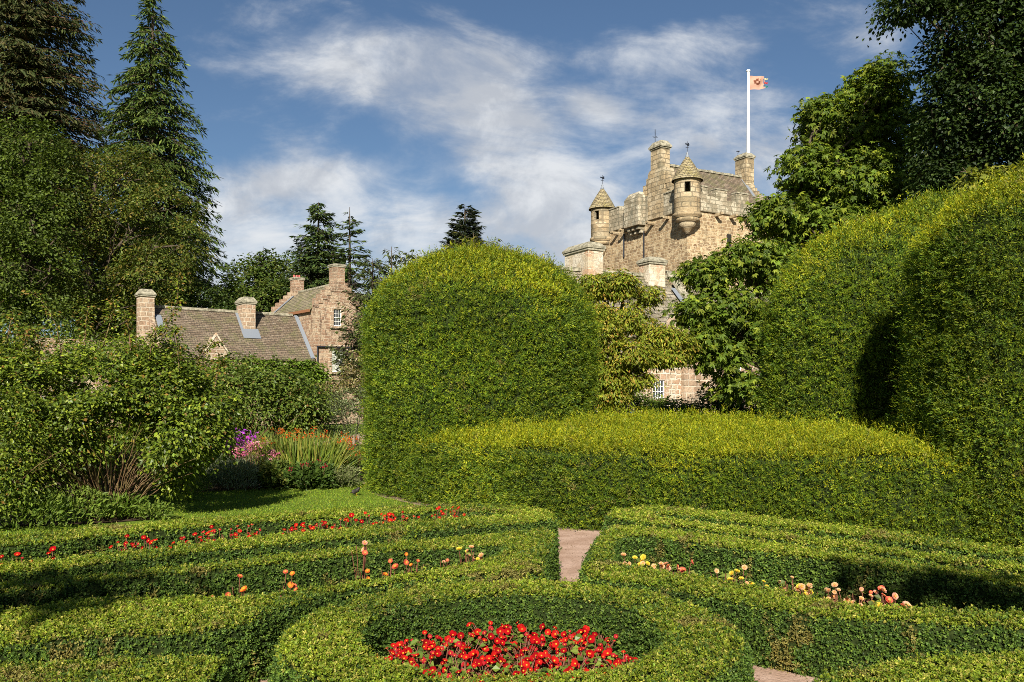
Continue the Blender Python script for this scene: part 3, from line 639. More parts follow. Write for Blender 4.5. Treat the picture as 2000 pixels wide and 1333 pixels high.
conifer('larch_tree', 'yellow-green larch with spreading twigs over the crest of the yew dome', 925, 455, 48, [(0, 3.0), (.6, 2.6), (.85, 1.9), (.95, 1.5), (1, .6)], 170, 4, 0.0, [(0.10, 0.11, 0.022), (0.14, 0.13, 0.03), (0.07, 0.09, 0.02)], 0.32, 0.2, 0.22, 5, up=0.25, hang=0.6)
# centre right
tree('cherry_tree', 'yellow-green tree with drooping leaves between the yew dome and the castle', (gx(1180, 23.5), 23.5, 0), (gx(1215, 23.5), 23.5, 5.0), 0.14,
     [L3(1150, 560, 23.5, .45, .6, .35), L3(1205, 555, 23.5, .5, .7, .4), L3(1165, 640, 23, .65, .7, .5), L3(1235, 620, 23.5, .6, .7, .4), L3(1290, 655, 23.5, .55, .7, .3), L3(1220, 690, 23, .8, .8, .4), L3(1180, 735, 23, .6, .7, .35), L3(1300, 695, 23.3, .55, .6, .25), L3(1265, 575, 24, .4, .5, .25), L3(1160, 610, 23.3, .4, .5, .4), L3(1190, 765, 23, .5, .5, .35), L3(1150, 700, 23, .4, .5, .4), L3(1240, 740, 23, .5, .5, .22), L3(1330, 670, 23.3, .35, .4, .2)],
     nclump=1500, per=30, cr=0.19, L=0.115, W=0.045, cols=[(0.20, 0.23, 0.022), (0.14, 0.19, 0.018), (0.32, 0.26, 0.035), (0.38, 0.20, 0.05)], wts=[3, 3, 1.6, .5], droop=1.1, flat_=0.4, shell=0.3, bark='bark')
tree('chestnut_tree', 'large horse chestnut with broad fingered leaves in front of the castle', (gx(1468, 25), 25, 0), (gx(1640, 25.5), 25.5, 9.8), 0.32,
     [L3(1722, 165, 25.5, .75, 1, .75), L3(1640, 245, 25.5, 1.1, 1.2, .8), L3(1600, 215, 25.3, .5, .7, .4), L3(1700, 180, 25.5, .9, 1.0, .7), L3(1740, 260, 26, 1.3, 1.4, 1.0), L3(1570, 330, 25, .8, 1.1, .7), L3(1660, 360, 25.5, 1.5, 1.6, 1.1), L3(1790, 370, 26.5, 1.4, 1.4, 1.3), L3(1520, 420, 25, .85, 1.1, .6), L3(1600, 450, 25, 1.2, 1.4, .8), L3(1460, 500, 24.5, .9, 1.1, .5), L3(1385, 530, 24.5, .75, .9, .4), L3(1530, 520, 25, 1.1, 1.2, .7), L3(1410, 600, 24.3, 1.1, 1.1, .6), L3(1350, 610, 24.2, .4, .7, .35), L3(1480, 640, 24.8, .9, 1.1, .7), L3(1400, 690, 24.3, .8, 1.0, .5), L3(1440, 750, 24.5, .7, .9, .4), L3(1370, 660, 24.2, .6, .8, .4), L3(1850, 300, 27, 1.2, 1.2, 1.4), L3(1700, 450, 26, 1.3, 1.3, .9)],
     nclump=4600, per=8, cr=0.29, L=0.155, W=0.064, gap=.26, cols=[(0.085, 0.135, 0.013), (0.12, 0.17, 0.015), (0.06, 0.098, 0.012), (0.18, 0.21, 0.02)], droop=0.5, flat_=0.45, pm=5, shell=0.5)
tree('sycamore_tree', 'tall broadleaf tree, shade put into its dark leaf colour, filling the top right corner', (13.6, 21.8, 0), (13.4, 21.8, 14), 0.22,
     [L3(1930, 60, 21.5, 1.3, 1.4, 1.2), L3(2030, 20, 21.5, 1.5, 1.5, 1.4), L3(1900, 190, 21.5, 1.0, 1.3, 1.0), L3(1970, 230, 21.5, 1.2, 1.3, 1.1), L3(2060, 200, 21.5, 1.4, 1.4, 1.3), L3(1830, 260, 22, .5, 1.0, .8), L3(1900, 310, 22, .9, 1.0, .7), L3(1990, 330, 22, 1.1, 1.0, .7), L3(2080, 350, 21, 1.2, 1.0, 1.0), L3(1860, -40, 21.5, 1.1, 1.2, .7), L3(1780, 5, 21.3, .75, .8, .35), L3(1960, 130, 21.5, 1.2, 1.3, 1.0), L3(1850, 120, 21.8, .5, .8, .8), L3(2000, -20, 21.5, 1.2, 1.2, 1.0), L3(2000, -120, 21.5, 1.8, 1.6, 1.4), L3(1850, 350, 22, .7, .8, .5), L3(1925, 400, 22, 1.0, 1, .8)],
     shell=.3, gap=.14, nclump=3000, per=36, cr=0.3, L=0.11, W=0.08, cols=[(0.03, 0.052, 0.012), (0.045, 0.075, 0.014), (0.02, 0.038, 0.01), (0.09, 0.115, 0.02)], wts=[3,2,3,.5], droop=0.35)  # shade over this crown is painted in through the dark leaf colours
tree('vine_bush', 'pale yellow-green leafy vine on top of the right hand yews', (gx(1925, 15.8), 15.8, 4.6), (gx(1930, 15.8), 15.8, 5.6), 0.04,
     [L3(1920, 352, 15.8, .45, .3, .16), L3(1985, 345, 15.6, .35, .3, .16), L3(1890, 335, 15.8, .15, .2, .12)], cat='climber',
     nclump=60, per=14, cr=0.12, L=0.12, W=0.09, cols=[(0.16, 0.19, 0.03), (0.22, 0.22, 0.04)], droop=0.5)
# shrubs in front of the castle wing
tree('laurel_bush', 'bright green bush at the foot of the castle wing, behind the two people', (5.6, 29.5, 0), (5.6, 29.5, 1.2), 0.08,
     [L3(1200, 770, 29.5, .9, .6, .6), L3(1250, 800, 29.5, 1.0, .6, .5), L3(1310, 805, 29.5, .9, .6, .45), L3(1160, 790, 29.5, .8, .6, .6)], cat='bush',
     nclump=650, per=30, cr=0.2, L=0.095, W=0.05, cols=[(0.09, 0.14, 0.018), (0.12, 0.17, 0.02), (0.06, 0.10, 0.016)], droop=0.3)
tree('rhododendron_bush', 'dark bush in shade beneath the horse chestnut', (7.7, 28.5, 0), (7.7, 28.5, 1.4), 0.08,
     [L3(1390, 800, 28.5, .9, .6, .55), L3(1440, 790, 28.5, .8, .6, .6), L3(1480, 800, 28, .8, .6, .6)], cat='bush',
     nclump=560, per=28, cr=0.2, L=0.10, W=0.045, cols=DKG, droop=0.3)

# trees standing behind and beside the photographer, whose shade falls on the parterre
for (lab, b_, tp, lob) in (
    ('broadleaf tree standing behind the photographer on the left', (-7.0, -2.6, 0), (-5.8, -2.6, 6.5), [((-5.6, -2.7, 5.85), (1.2, .6, .35)), ((-4.0, -2.5, 5.95), (.9, .45, .25)), ((-7.2, -2.8, 6.1), (1.3, .8, .5))]),
    ('broadleaf tree standing behind the photographer on the right', (7.4, -4.5, 0), (7.6, -4.5, 10), [((7.9, -5, 8.8), (2.2, 1.5, 1.8)), ((9.8, -5, 10.3), (2.0, 1.6, 1.4)), ((9.6, -5, 6.0), (2.0, 1.5, 1.2)), ((5.4, -5, 9.6), (.6, .8, .9)), ((6.7, -5, 10.2), (1.1, .8, 1.2)), ((8.6, -5, 8.5), (1.6, 1, 2.2)), ((2.55, -2.35, 6.0), (.55, .3, .25)), ((3.6, -2.9, 6.0), (.9, .5, .3)), ((3.4, -4.5, 5.9), (.9, .5, .35)), ((5.2, -3.9, 6.1), (1.2, .8, .5))])):
    tree('broadleaf_tree', lab, b_, tp, 0.25, lob, nclump=(170 if 'left' in lab else 1100), per=24, cr=0.28, L=0.18, W=0.13, cols=DKG, shell=0.1, gap=.15)

# ================================================================== BUILDINGS
def gable_roof(x0, x1, y0, yr, y1, ze, zr, th=0.14, mat=0):
    """two slopes with the ridge along X at (yr, zr)"""
    v = [(x0, y0, ze), (x1, y0, ze), (x1, yr, zr), (x0, yr, zr), (x0, y1, ze), (x1, y1, ze),
         (x0, y0, ze - th), (x1, y0, ze - th), (x1, yr, zr - th), (x0, yr, zr - th), (x0, y1, ze - th), (x1, y1, ze - th)]
    f = [(0, 1, 2, 3), (3, 2, 5, 4), (6, 9, 8, 7), (9, 10, 11, 8), (0, 6, 7, 1), (4, 5, 11, 10), (0, 3, 9, 6), (3, 4, 10, 9), (1, 7, 8, 2), (2, 8, 11, 5)]
    return chunk(v, f, mat)
def swapxy(ch):
    v, f, m, c, s = ch; return (v[:, [1, 0, 2]].copy(), f[:, ::-1].copy(), m, c, s)
def chimney(parent, x0, x1, y0, y1, z0, z1, mat, label=None, cap_h=0.45, over=0.1, name='chimney', round_=0.22):
    c = build(name, [box(x0, x1, y0, y1, z0, z1 - cap_h)], [mat], parent)
    if label: c['label'] = label
    zc = z1 - cap_h
    build('coping', [box(x0 - over * .6, x1 + over * .6, y0 - over * .6, y1 + over * .6, zc, zc + 0.1), box(x0 - over, x1 + over, y0 - over, y1 + over, zc + 0.1, zc + 0.2),
                     frus(x0 - over, x1 + over, y0 - over, y1 + over, zc + 0.2, z1, min(round_, (x1 - x0) * .3))], [M['cope']], c)
    return c
def sash(parent, x0, x1, y, z0, z1, nx, nz, surround=None, blind=False, face='y'):
    """sash window on a wall whose outer face is at y; frame, muntins and glass are real pieces"""
    sw = (lambda c: c) if face == 'y' else swapxy
    w_ = build('window', [sw(box(x0 - .05, x0, y - .05, y + .1, z0 - .05, z1 + .05)), sw(box(x1, x1 + .05, y - .05, y + .1, z0 - .05, z1 + .05)),
                          sw(box(x0, x1, y - .05, y + .1, z1, z1 + .05)), sw(box(x0, x1, y - .07, y + .1, z0 - .07, z0))], [M['white']], parent)
    build('pane', [sw(box(x0, x1, y - .012, y + .05, z0, z1))], [M['blind'] if blind else M['glass']], w_)
    t = 0.025; b = []
    for i in range(1, nx): xx = x0 + (x1 - x0) * i / nx; b.append(sw(box(xx - t / 2, xx + t / 2, y - .035, y - .014, z0, z1)))
    for i in range(1, nz): zz = z0 + (z1 - z0) * i / nz; b.append(sw(box(x0, x1, y - (.038 if i * 2 != nz else .05), y - .0145, zz - t / 2 - .012 * (i * 2 == nz), zz + t / 2)))
    build('glazing_bar', b, [M['white']], w_)
    if surround:
        s_ = surround
        build('surround', [sw(box(x0 - .3, x0 - .05, y - .11, y + .05, z0 - .07, z1 + .05)), sw(box(x1 + .05, x1 + .3, y - .11, y + .05, z0 - .07, z1 + .05)),
                           sw(box(x0 - .32, x1 + .32, y - .115, y + .05, z1 + .05, z1 + .34)), sw(box(x0 - .3, x1 + .3, y - .14, y + .05, z0 - .24, z0 - .07))], [M[s_]], w_)
    return w_
def crow_steps(x0, x1, xa, za, ze, y0, y1, n, both=True, mat=0, side=0):
    """stepped blocks on both slopes of a gable whose apex is at (xa, za)"""
    ch = []
    for sgn, xe in ((-1, x0), (1, x1)):
        if side and sgn != side: continue
        for i in range(n):
            a = xe + (xa - xe) * i / n; b = xe + (xa - xe) * (i + 1) / n; z = ze + (za - ze) * (i + 1) / n
            lo, hi = min(a, b), max(a, b); ch.append(box(lo, hi - .004, y0, y1, z - (za - ze) / n - 0.15, z + 0.2 + 0.02 * (i % 2), mat))
    return ch
def prism_gable(x0, x1, y0, y1, z0, ze, xa, za, mat=0):
    v = [(x, y, z) for y in (y0, y1) for (x, z) in ((x0, z0), (x1, z0), (x1, ze), (xa, za), (x0, ze))]
    f5 = chunk(v, [(0, 1, 2, 3, 4)], mat); f5b = chunk(v, [(9, 8, 7, 6, 5)], mat)
    return [f5, f5b, chunk(v, [(0, 5, 6, 1), (1, 6, 7, 2), (2, 7, 8, 3), (3, 8, 9, 4), (4, 9, 5, 0)], mat)]
def lathe(prof, cx, cy, seg=24, mat=0, smooth=True, skip=None):
    a = np.linspace(0, 2 * np.pi, seg, endpoint=False); pr = np.array(prof, float)
    v = np.stack([cx + pr[:, 0][:, None] * np.cos(a), cy + pr[:, 0][:, None] * np.sin(a), np.repeat(pr[:, 1][:, None], seg, 1)], -1).reshape(-1, 3); f = []
    for i in range(len(pr) - 1):
        for j in range(seg):
            if skip and skip(i, j): continue
            k = (j + 1) % seg; f.append((i * seg + j, i * seg + k, (i + 1) * seg + k, (i + 1) * seg + j))
    return chunk(v, f, mat, None, smooth)
def weather_vane(parent, x, y, z, s=1.0, yaw=0.3):
    vn = build('weather_vane', [tube([(x, y, z), (x, y, z + .95 * s)], .022 * s, 5), tube([(x - .2 * s, y, z + .45 * s), (x + .2 * s, y, z + .45 * s)], .014 * s, 4), tube([(x, y - .2 * s, z + .45 * s), (x, y + .2 * s, z + .45 * s)], .014 * s, 4)], [M['iron']], parent)
    c, q = math.cos(yaw), math.sin(yaw); P = lambda a, b: (x + a * c * s, y + a * q * s, z + b * s)
    out = [(-.42, .66), (-.28, .60), (-.28, .66), (.0, .64), (.08, .58), (.36, .66), (.46, .80), (.34, .80), (.38, .93), (.22, .88), (.12, .78), (-.28, .72), (-.28, .78)]
    n_ = (-q * .02 * s, c * .02 * s); v = [(P(a, b)[0] + k * n_[0], P(a, b)[1] + k * n_[1], P(a, b)[2]) for k in (-1, 1) for a, b in out]; m_ = len(out)
    build('pointer', [chunk(v, [tuple(range(m_))]), chunk(v, [tuple(range(2 * m_ - 1, m_ - 1, -1))]), chunk(v, [(i, i + m_, (i + 1) % m_ + m_, (i + 1) % m_) for i in range(m_)])], [M['iron']], vn)
    return vn

# ---- keep: local X runs along the right face, local Y along the left face
keep = empty('castle_tower', 'tall sandstone castle keep with two pepper-pot turrets and a steep stone roof', 'tower', (12.5, 62, 0), R(28.5))
TX, TY = 13.0, 10.6
build('wall', [box(0, TX, 0, TY, 0, 15.3)], [M['tower']], keep)
par = []
pz = 15.3
for (x0, x1, zt) in ((1.0, 1.75, 17.05), (1.75, 2.5, 16.45), (2.5, 3.6, 17.0), (3.6, 4.5, 16.3), (4.5, 5.7, 16.95), (5.7, 6.6, 16.3), (6.6, 7.8, 16.95), (7.8, 8.7, 16.3), (8.7, 10, 16.95), (10, 10.8, 16.3), (10.8, 13.1, 16.95)):
    par.append(box(x0, x1 - .003, -.12, .38, pz, zt))
for (y0, y1, zt) in ((6.7, 7.5, 16.95), (7.5, 8.1, 16.45), (8.1, 9.75, 17.05), (.9, 2.55, 16.9), (4.5, 4.8, 17.2)):
    par.append(box(-.12, .38, y0, y1 - .003, pz, zt))
par += [box(TX - .4, TX + .1, .4, TY, pz, 16.8), box(.4, TX - .42, TY - .4, TY + .1, pz, 16.8)]
build('parapet', par, [M['parapet']], keep)
multi('parapet_coping', [box(a - .03, b + .03, -.17, .42, z + .002, z + .1) for (a, b, z) in ((1.0, 1.75, 17.05), (2.5, 3.6, 17.0), (4.5, 5.7, 16.95), (6.6, 7.8, 16.95))] + [box(-.17, .42, 8.1, 9.7, 17.052, 17.14), box(-.17, .42, 6.72, 7.5, 16.952, 17.04), box(-.17, .42, 1.0, 2.5, 16.902, 16.98)], [M['cope']], keep)
bz = [box(-.72, .2, 4.85, 6.65, 15.05, 17.15), frus(-.72, .3, 4.85, 6.65, 17.15, 17.62, .28), box(-.55, .02, 5.05, 5.3, 14.75, 15.05), box(-.55, .02, 5.65, 5.9, 14.75, 15.05), box(-.55, .02, 6.2, 6.45, 14.75, 15.05), box(-.32, .02, 5.05, 5.3, 14.5, 14.75), box(-.32, .02, 5.65, 5.9, 14.5, 14.75), box(-.32, .02, 6.2, 6.45, 14.5, 14.75)]
build('box_machicolation', bz, [M['parapet']], keep)
for i, (x, y, z) in enumerate([(2.6, 0, 15.15), (4.0, 0, 15.15), (5.35, 0, 15.15), (6.8, 0, 15.15), (8.2, 0, 15.15)]):
    build('water_spout', [box(x - .1, x + .1, -.62, 0, z - .1, z + .1), box(x - .14, x + .14, -.7, -.62, z - .02, z + .14)], [M['ashlar']], keep)
for (y, z) in ((2.1, 15.1), (3.9, 15.0), (7.3, 15.0), (8.4, 15.0)):
    build('water_spout', [box(-.62, 0, y - .1, y + .1, z - .1, z + .1), box(-.7, -.62, y - .14, y + .14, z - .02, z + .14)], [M['ashlar']], keep)
roof = build('roof', [gable_roof(.35, 8.6, .75, 3.55, 6.35, 15.95, 19.4)], [M['slate_x']], keep)
build('ridge_stone', [box(.3 + i * .6, .88 + i * .6, 3.42, 3.68, 19.36, 19.5 + .02 * (i % 3)) for i in range(14)], [M['cope']], roof)
build('gable_wall', [*[swapxy(c) for c in prism_gable(.7, 6.4, 0.02, .36, 15.3, 15.95, 3.55, 19.55)], *[swapxy(c) for c in crow_steps(.7, 6.4, 3.55, 19.3, 15.9, -.02, .42, 7)]], [M['ashlar']], keep)
build('gable_wall', [*[swapxy(c) for c in prism_gable(.7, 6.4, 8.6, 8.95, 15.3, 15.95, 3.55, 19.5)], *[swapxy(c) for c in crow_steps(.7, 6.4, 3.55, 19.3, 15.9, 8.58, 8.98, 12)]], [M['ashlar']], keep)
def sloped(x0, x1, pts, mat=0):
    v = [(x, y, z) for x in (x0, x1) for (y, z) in pts]; n_ = len(pts)
    return chunk(v, [(0, 1, 1 + n_, n_)] if n_ == 2 else [tuple(range(n_))], mat)
multi('flashing', [chunk([(8.25, .85, 16.1), (8.57, .85, 16.1), (8.57, 3.4, 19.24), (8.25, 3.4, 19.24)], [(0, 1, 2, 3)])], [M['lead']], roof)
stack = build('chimney', [box(-.12, .9, 2.55, 4.45, 15.3, 18.7), frus(-.12, .9, 2.55, 4.45, 18.7, 18.95, .06), box(-.04, .82, 3.0, 4.2, 18.9, 20.5)], [M['ashlar']], keep)
build('coping', [box(-.1, .88, 2.94, 4.26, 20.5, 20.6), box(-.17, .95, 2.86, 4.33, 20.6, 20.72), frus(-.17, .95, 2.86, 4.33, 20.72, 21.1, .24)], [M['cope']], stack)
weather_vane(keep, .15, 3.9, 21.0, 1.15, 0.9)
chimney(keep, 8.35, 9.2, 2.95, 4.15, 17.5, 21.3, M['ashlar'], 'chimney on the far gable beside the flagpole')
weather_vane(keep, 8.4, 3.9, 21.2, 0.5, 0.2)
def turret(px_, py_, win, lab):
    r0 = 0.93; prof = [(.12, 13.55), (.45, 13.95), (.62, 14.1), (.64, 14.25), (.66, 14.36), (.84, 14.42), (.85, 14.58), (.80, 14.66), (1.02, 14.74), (1.03, 14.92), (.90, 14.98), (r0, 15.05), (r0, 15.95), (r0 + .02, 16.0), (r0, 16.05), (r0, 16.35), (r0, 17.05), (r0, 17.35)]
    t = build('turret', [lathe(prof, px_, py_, 28, 0, True, lambda i, j: i == 15 and j in win), lathe([(r0 - .22, 17.3), (r0 - .22, 17.05), (r0 - .22, 16.35), (r0 - .22, 15.2)], px_, py_, 28, 0, True, lambda i, j: i == 1 and j in win)], [M['ashlar']], keep)
    t['label'] = lab
    rev = []
    a = np.linspace(0, 2 * np.pi, 28, endpoint=False)
    runs = []; w0 = sorted(win)
    for j in w0:
        if (j - 1) not in win: s_ = j
        if (j + 1) not in win: runs.append((s_, j + 1))
    for (s_, e_) in runs:
        for k in (s_, e_):
            c_, n_ = math.cos(a[k % 28]), math.sin(a[k % 28])
            rev.append(chunk([(px_ + c_ * (r0 - .22), py_ + n_ * (r0 - .22), 16.35), (px_ + c_ * (r0 + .03), py_ + n_ * (r0 + .03), 16.35), (px_ + c_ * (r0 + .03), py_ + n_ * (r0 + .03), 17.05), (px_ + c_ * (r0 - .22), py_ + n_ * (r0 - .22), 17.05)], [(0, 1, 2, 3)]))
    multi('window_reveal', rev, [M['parapet']], t)
    rows = [(1.12, 17.28), (1.1, 17.36)]
    rr = 1.18; z = 17.36
    for k in range(13):
        q = k / 13; r1 = 1.08 * (1 - q) ** 0.86; r2 = 1.08 * (1 - (k + 1) / 13) ** 0.86 + .03; rows += [(r1, 17.38 + 1.72 * q), (max(r2, .07), 17.38 + 1.72 * (k + .95) / 13)]
    build('conical_roof', [lathe(rows, px_, py_, 24, 0, False)], [M['slate_cone']], t)
    build('finial', [lathe([(.16, 18.98), (.13, 19.1), (.06, 19.2), (.09, 19.27), (.03, 19.36), (0.005, 19.4)], px_, py_, 12)], [M['lead']], t)
    weather_vane(keep, px_, py_, 19.3, .85, 0.5)
M['slate_cone'] = slates('cone_slates', (0.19, 0.15, 0.085), (0.28, 0.23, 0.13), (0.34, 0.30, 0.19), 0.22, 0.132, 0, (0.20, 0.17, 0.06))
turret(-.12, -.12, {17, 18}, 'corner turret with a square opening')
turret(-.12, TY - .1, {15, 16, 1, 2}, 'smaller looking turret at the far end of the left face')
build('slit_window', [box(3.7, 4.1, -.02, .05, 13.0, 13.9)], [M['dark']], keep)
build('downpipe', [tube([(-.14, 4.9, 9), (-.14, 4.9, 14.6)], .05, 6), tube([(-.1, 7.55, 13.0), (-.1, 7.55, 14.8)], .06, 6)], [M['iron']], keep)

fp = empty('flagpole', 'tall white flagpole rising from the castle keep roof', 'flagpole', (19.55, 72, 0))
build('pole', [tube([(0, 0, 16.5), (0, 0, 22), (0, 0, 28.9)], [.19, .155, .10], 10)], [M['white']], fp)
build('finial', [lathe([(.0, 28.85), (.17, 28.92), (.17, 29.0), (.0, 29.1)], 0, 0, 10)], [M['white']], fp)
U, V_ = np.meshgrid(np.linspace(0, 1, 30), np.linspace(0, 1, 16), indexing='ij')
fx = U * 1.25; fz = -V_ * (1.15 - .12 * U) + .02 * np.sin(U * 9) - U * .05; fy = .13 * np.sin(U * 8 + V_ * 2.2) * U + .05 * np.sin(V_ * 7 + U * 4)
fv, ff = grid_surface(np.stack([fx, fy, fz], -1))
fc = fv[ff].mean(1); C = np.tile(np.array([0.62, 0.36, 0.27]), (len(fc), 1))
bl = ((fc[:, 0] - .62) ** 2 / .10 + (fc[:, 2] + .48) ** 2 / .07) < 1; C[bl & (vnoise(fc, .12, 2) > .42)] = (0.20, 0.07, 0.04)
keepf = ~((fc[:, 0] > 1.12) & (vnoise(fc, .1, 9) > .5))
m_, g_ = new_mat('flag_cloth'); a_ = g_.node('ShaderNodeAttribute', attribute_name='Col'); p_ = principled(g_, a_.outputs['Color'], .8, .1); t_ = g_.node('ShaderNodeBsdfTranslucent'); g_.l.new(a_.outputs['Color'], t_.inputs[0]); x_ = g_.node('ShaderNodeMixShader'); x_.inputs[0].default_value = .4; g_.l.new(p_.outputs[0], x_.inputs[1]); g_.l.new(t_.outputs[0], x_.inputs[2]); finish(g_, x_.outputs[0]); M['flag'] = m_
flag = build('flag', [chunk(fv, ff[keepf], 0, C[keepf], True)], [M['flag']]); flag.location = (19.68, 72, 28.55)
tag(flag, 'salmon pink flag with a dark emblem and ragged fly end, flying from the white pole', 'flag')
for c_, dz in (((.65, .6, .35), -.2), ((.55, .04, .03), -.52), ((.02, .22, .20), -.82)):
    s0 = rng.normal() * .02
    sv, sf = grid_surface(np.stack([1.18 + U[::3, ::5] * .32, .1 * np.sin(U[::3, ::5] * 5 + dz), dz - V_[::3, ::5] * .16 * (1 - .5 * U[::3, ::5]) + .05 * np.sin(U[::3, ::5] * 6)], -1))
    build('tatter', [chunk(sv, sf, 0, np.tile(np.array(c_), (len(sf), 1)), True)], [M['flag']], flag)

# ---- lower wing of the castle
wing = empty('castle_wing', 'lower stone range of the castle with slab roofs and capped chimneys, below the keep', 'building', (2.0, 38, 0), R(28.5))
build('wall', [box(0, 6.85, 0, 6, 0, 4.95)], [M['palewall']], wing)
build('wall', [box(6.853, 17, -.22, 6.0, 0, 4.85)], [M['dressed']], wing)
build('gable_wall', [swapxy(c) for c in prism_gable(0, 6, -.02, .3, 4.0, 4.9, 3, 8.1)], [M['harl']], wing)
r1 = build('roof', [gable_roof(.3, 8.3, -.25, 3, 6.25, 4.75, 8.02)], [M['flags_x']], wing)
build('ridge_stone', [box(.3 + .7 * i, .97 + .7 * i, 2.86, 3.14, 7.96, 8.13 + .015 * (i % 2)) for i in range(12)], [M['cope']], r1)
r2 = build('roof', [gable_roof(8.75, 17.2, -.45, 3, 6.25, 4.55, 7.6)], [M['flags_x']], wing)
build('ridge_stone', [box(8.8 + .7 * i, 9.47 + .7 * i, 2.86, 3.14, 7.54, 7.71) for i in range(12)], [M['cope']], r2)
build('skew_stone', [chunk([(8.3, -.3, 4.75), (8.72, -.3, 4.75), (8.72, 3, 8.25), (8.3, 3, 8.25), (8.3, -.3, 5.05), (8.72, -.3, 5.05), (8.72, 3, 8.4), (8.3, 3, 8.4)], [(4, 5, 6, 7), (0, 4, 7, 3), (1, 2, 6, 5), (0, 1, 5, 4)])], [M['cope']], wing)
multi('flashing', [chunk([(8.0, .4, 5.62), (8.28, .4, 5.62), (8.28, 2.2, 7.40), (8.0, 2.2, 7.40)], [(0, 1, 2, 3)])], [M['lead']], r1)
chimney(wing, 3.1, 3.97, 2.3, 4.4, 6.9, 9.35, M['harl'], 'broad double chimney stack, leftmost on the wing', 0.42)
chimney(wing, 6.85, 7.85, 2.45, 3.3, 7.0, 8.95, M['harl'], 'pale square chimney stack below the keep', 0.38)
chimney(wing, 8.9, 9.35, 2.6, 3.1, 7.0, 8.2, M['ashlar'], None, 0.2)
dm = build('dormer', [*prism_gable(5.9, 7.3, -.26, .5, 4.6, 5.0, 6.6, 5.75)], [M['dressed']], wing)
build('lintel', [box(5.95, 7.25, -.32, -.265, 4.62, 4.8)], [M['wood']], dm)
sash(wing, 5.15, 5.75, 0, 1.9, 2.65, 4, 3, 'dressed')
sash(wing, 2.2, 2.9, 0, 2.2, 3.3, 3, 4, 'dressed')
sash(wing, 9.6, 10.3, -.22, 2.4, 3.5, 3, 4, 'dressed')

# ---- crow-stepped house and its long cottage range
house = empty('stepped_gable_house', 'pink sandstone house with crow-stepped gable, white sash windows and two chimneys', 'house', (-14.08, 62, 0), R(37.9))
build('wall', [box(0, 3.9, .3, 7.4, 0, 8.4)], [M['house']], house)
gw = build('gable_wall', [*prism_gable(0, 3.9, 0, .3, 0, 8.5, 1.95, 10.3), *crow_steps(0, 3.9, 1.95, 10.35, 8.5, -.04, .38, 6), box(-.05, .45, -.025, .1, 5.6, 8.3)], [M['house']], house)
build('gable_wall', [*prism_gable(0, 3.9, 7.4, 7.7, 0, 8.5, 1.95, 10.3), *crow_steps(0, 3.9, 1.95, 10.35, 8.5, 7.36, 7.78, 6)], [M['house']], house)
hr = build('roof', [swapxy(gable_roof(.34, 7.4, -.2, 1.95, 4.1, 8.3, 10.22))], [M['slate_y']], house)
build('ridge_stone', [swapxy(box(.4 + .6 * i, .98 + .6 * i, 1.85, 2.05, 10.17, 10.31)) for i in range(12)], [M['cope']], hr)
multi('flashing', [chunk([(-.1, 6.9, 8.46), (-.1, 7.35, 8.46), (1.8, 7.35, 10.16), (1.8, 6.9, 10.16)], [(0, 3, 2, 1)])], [M['lead']], hr)
build('eaves_board', [box(-.22, -.18, .35, 7.3, 8.05, 8.25)], [M['wood']], hr)
chimney(house, 1.52, 2.38, -.02, .78, 9.6, 11.65, M['house'], 'chimney on the front gable with moss on top', 0.26, .07)
c2 = chimney(house, 1.55, 2.35, 6.9, 7.7, 9.6, 11.4, M['house'], 'rear chimney carrying small red clay pots', 0.2, .07)
build('chimney_pot', [lathe([(.07, 11.38), (.08, 11.6), (.06, 11.62)], 1.7 + .22 * i, 7.3, 8) for i in range(3)], [M['pot']], c2)
sash(house, 1.5, 2.02, 0, 7.15, 8.25, 3, 4, 'dressed')
sash(house, 1.35, 2.3, 0, 3.85, 5.4, 3, 4, 'dressed', True)
build('gutter', [tube([(.15, -.1, 5.55), (3.3, -.1, 5.55)], .06, 6), tube([(.2, -.1, 5.55), (.2, -.06, 1.0)], .05, 6)], [M['iron']], house)
build('side_extension', [box(3.903, 9, .6, 6, 0, 5.4), chunk([(3.9, .4, 5.3), (9, .4, 5.3), (9, 3, 7.2), (3.9, 3, 7.2)], [(0, 1, 2, 3)])], [M['house'], M['slate_x']], house)
sash(house, 4.1, 4.9, .6, 3.75, 5.1, 3, 4, None, True)

cot = empty('long_cottage', 'long low cottage with a brown stone-slated roof and square capped chimneys', 'cottage', (-14.08, 62, 0), R(37.9))
build('wall', [box(-10.4, -.003, 0, 5.6, 0, 4.75)], [M['house']], cot)
cr = build('roof', [gable_roof(-10.4, -.06, -.22, 2.8, 5.8, 4.62, 7.95)], [M['slate_x']], cot)
build('ridge_stone', [box(-10.35 + .62 * i, -9.75 + .62 * i, 2.66, 2.94, 7.88, 8.05 + .015 * (i % 2)) for i in range(16)], [M['cope']], cr)
multi('flashing', [chunk([(-.32, -.2, 4.66), (-.03, -.2, 4.72), (-.03, 2.75, 7.98), (-.32, 2.75, 7.95)], [(0, 1, 2, 3)]),
                   chunk([(-4.75, 1.0, 6.02), (-3.5, 1.0, 6.02), (-3.5, 1.62, 6.72), (-4.75, 1.62, 6.72)], [(0, 1, 2, 3)]),
                   chunk([(-4.75, 1.6, 6.70), (-4.55, 1.6, 6.70), (-4.55, 2.75, 7.97), (-4.75, 2.75, 7.97)], [(0, 1, 2, 3)]),
                   chunk([(-10.3, 1.4, 6.48), (-9.9, 1.4, 6.48), (-9.9, 2.2, 7.38), (-10.3, 2.2, 7.38)], [(0, 1, 2, 3)])], [M['lead']], cr)
build('gable_wall', [*[swapxy(c) for c in prism_gable(0, 5.6, -10.75, -10.403, 0, 4.8, 2.8, 8.15)]], [M['house']], cot)
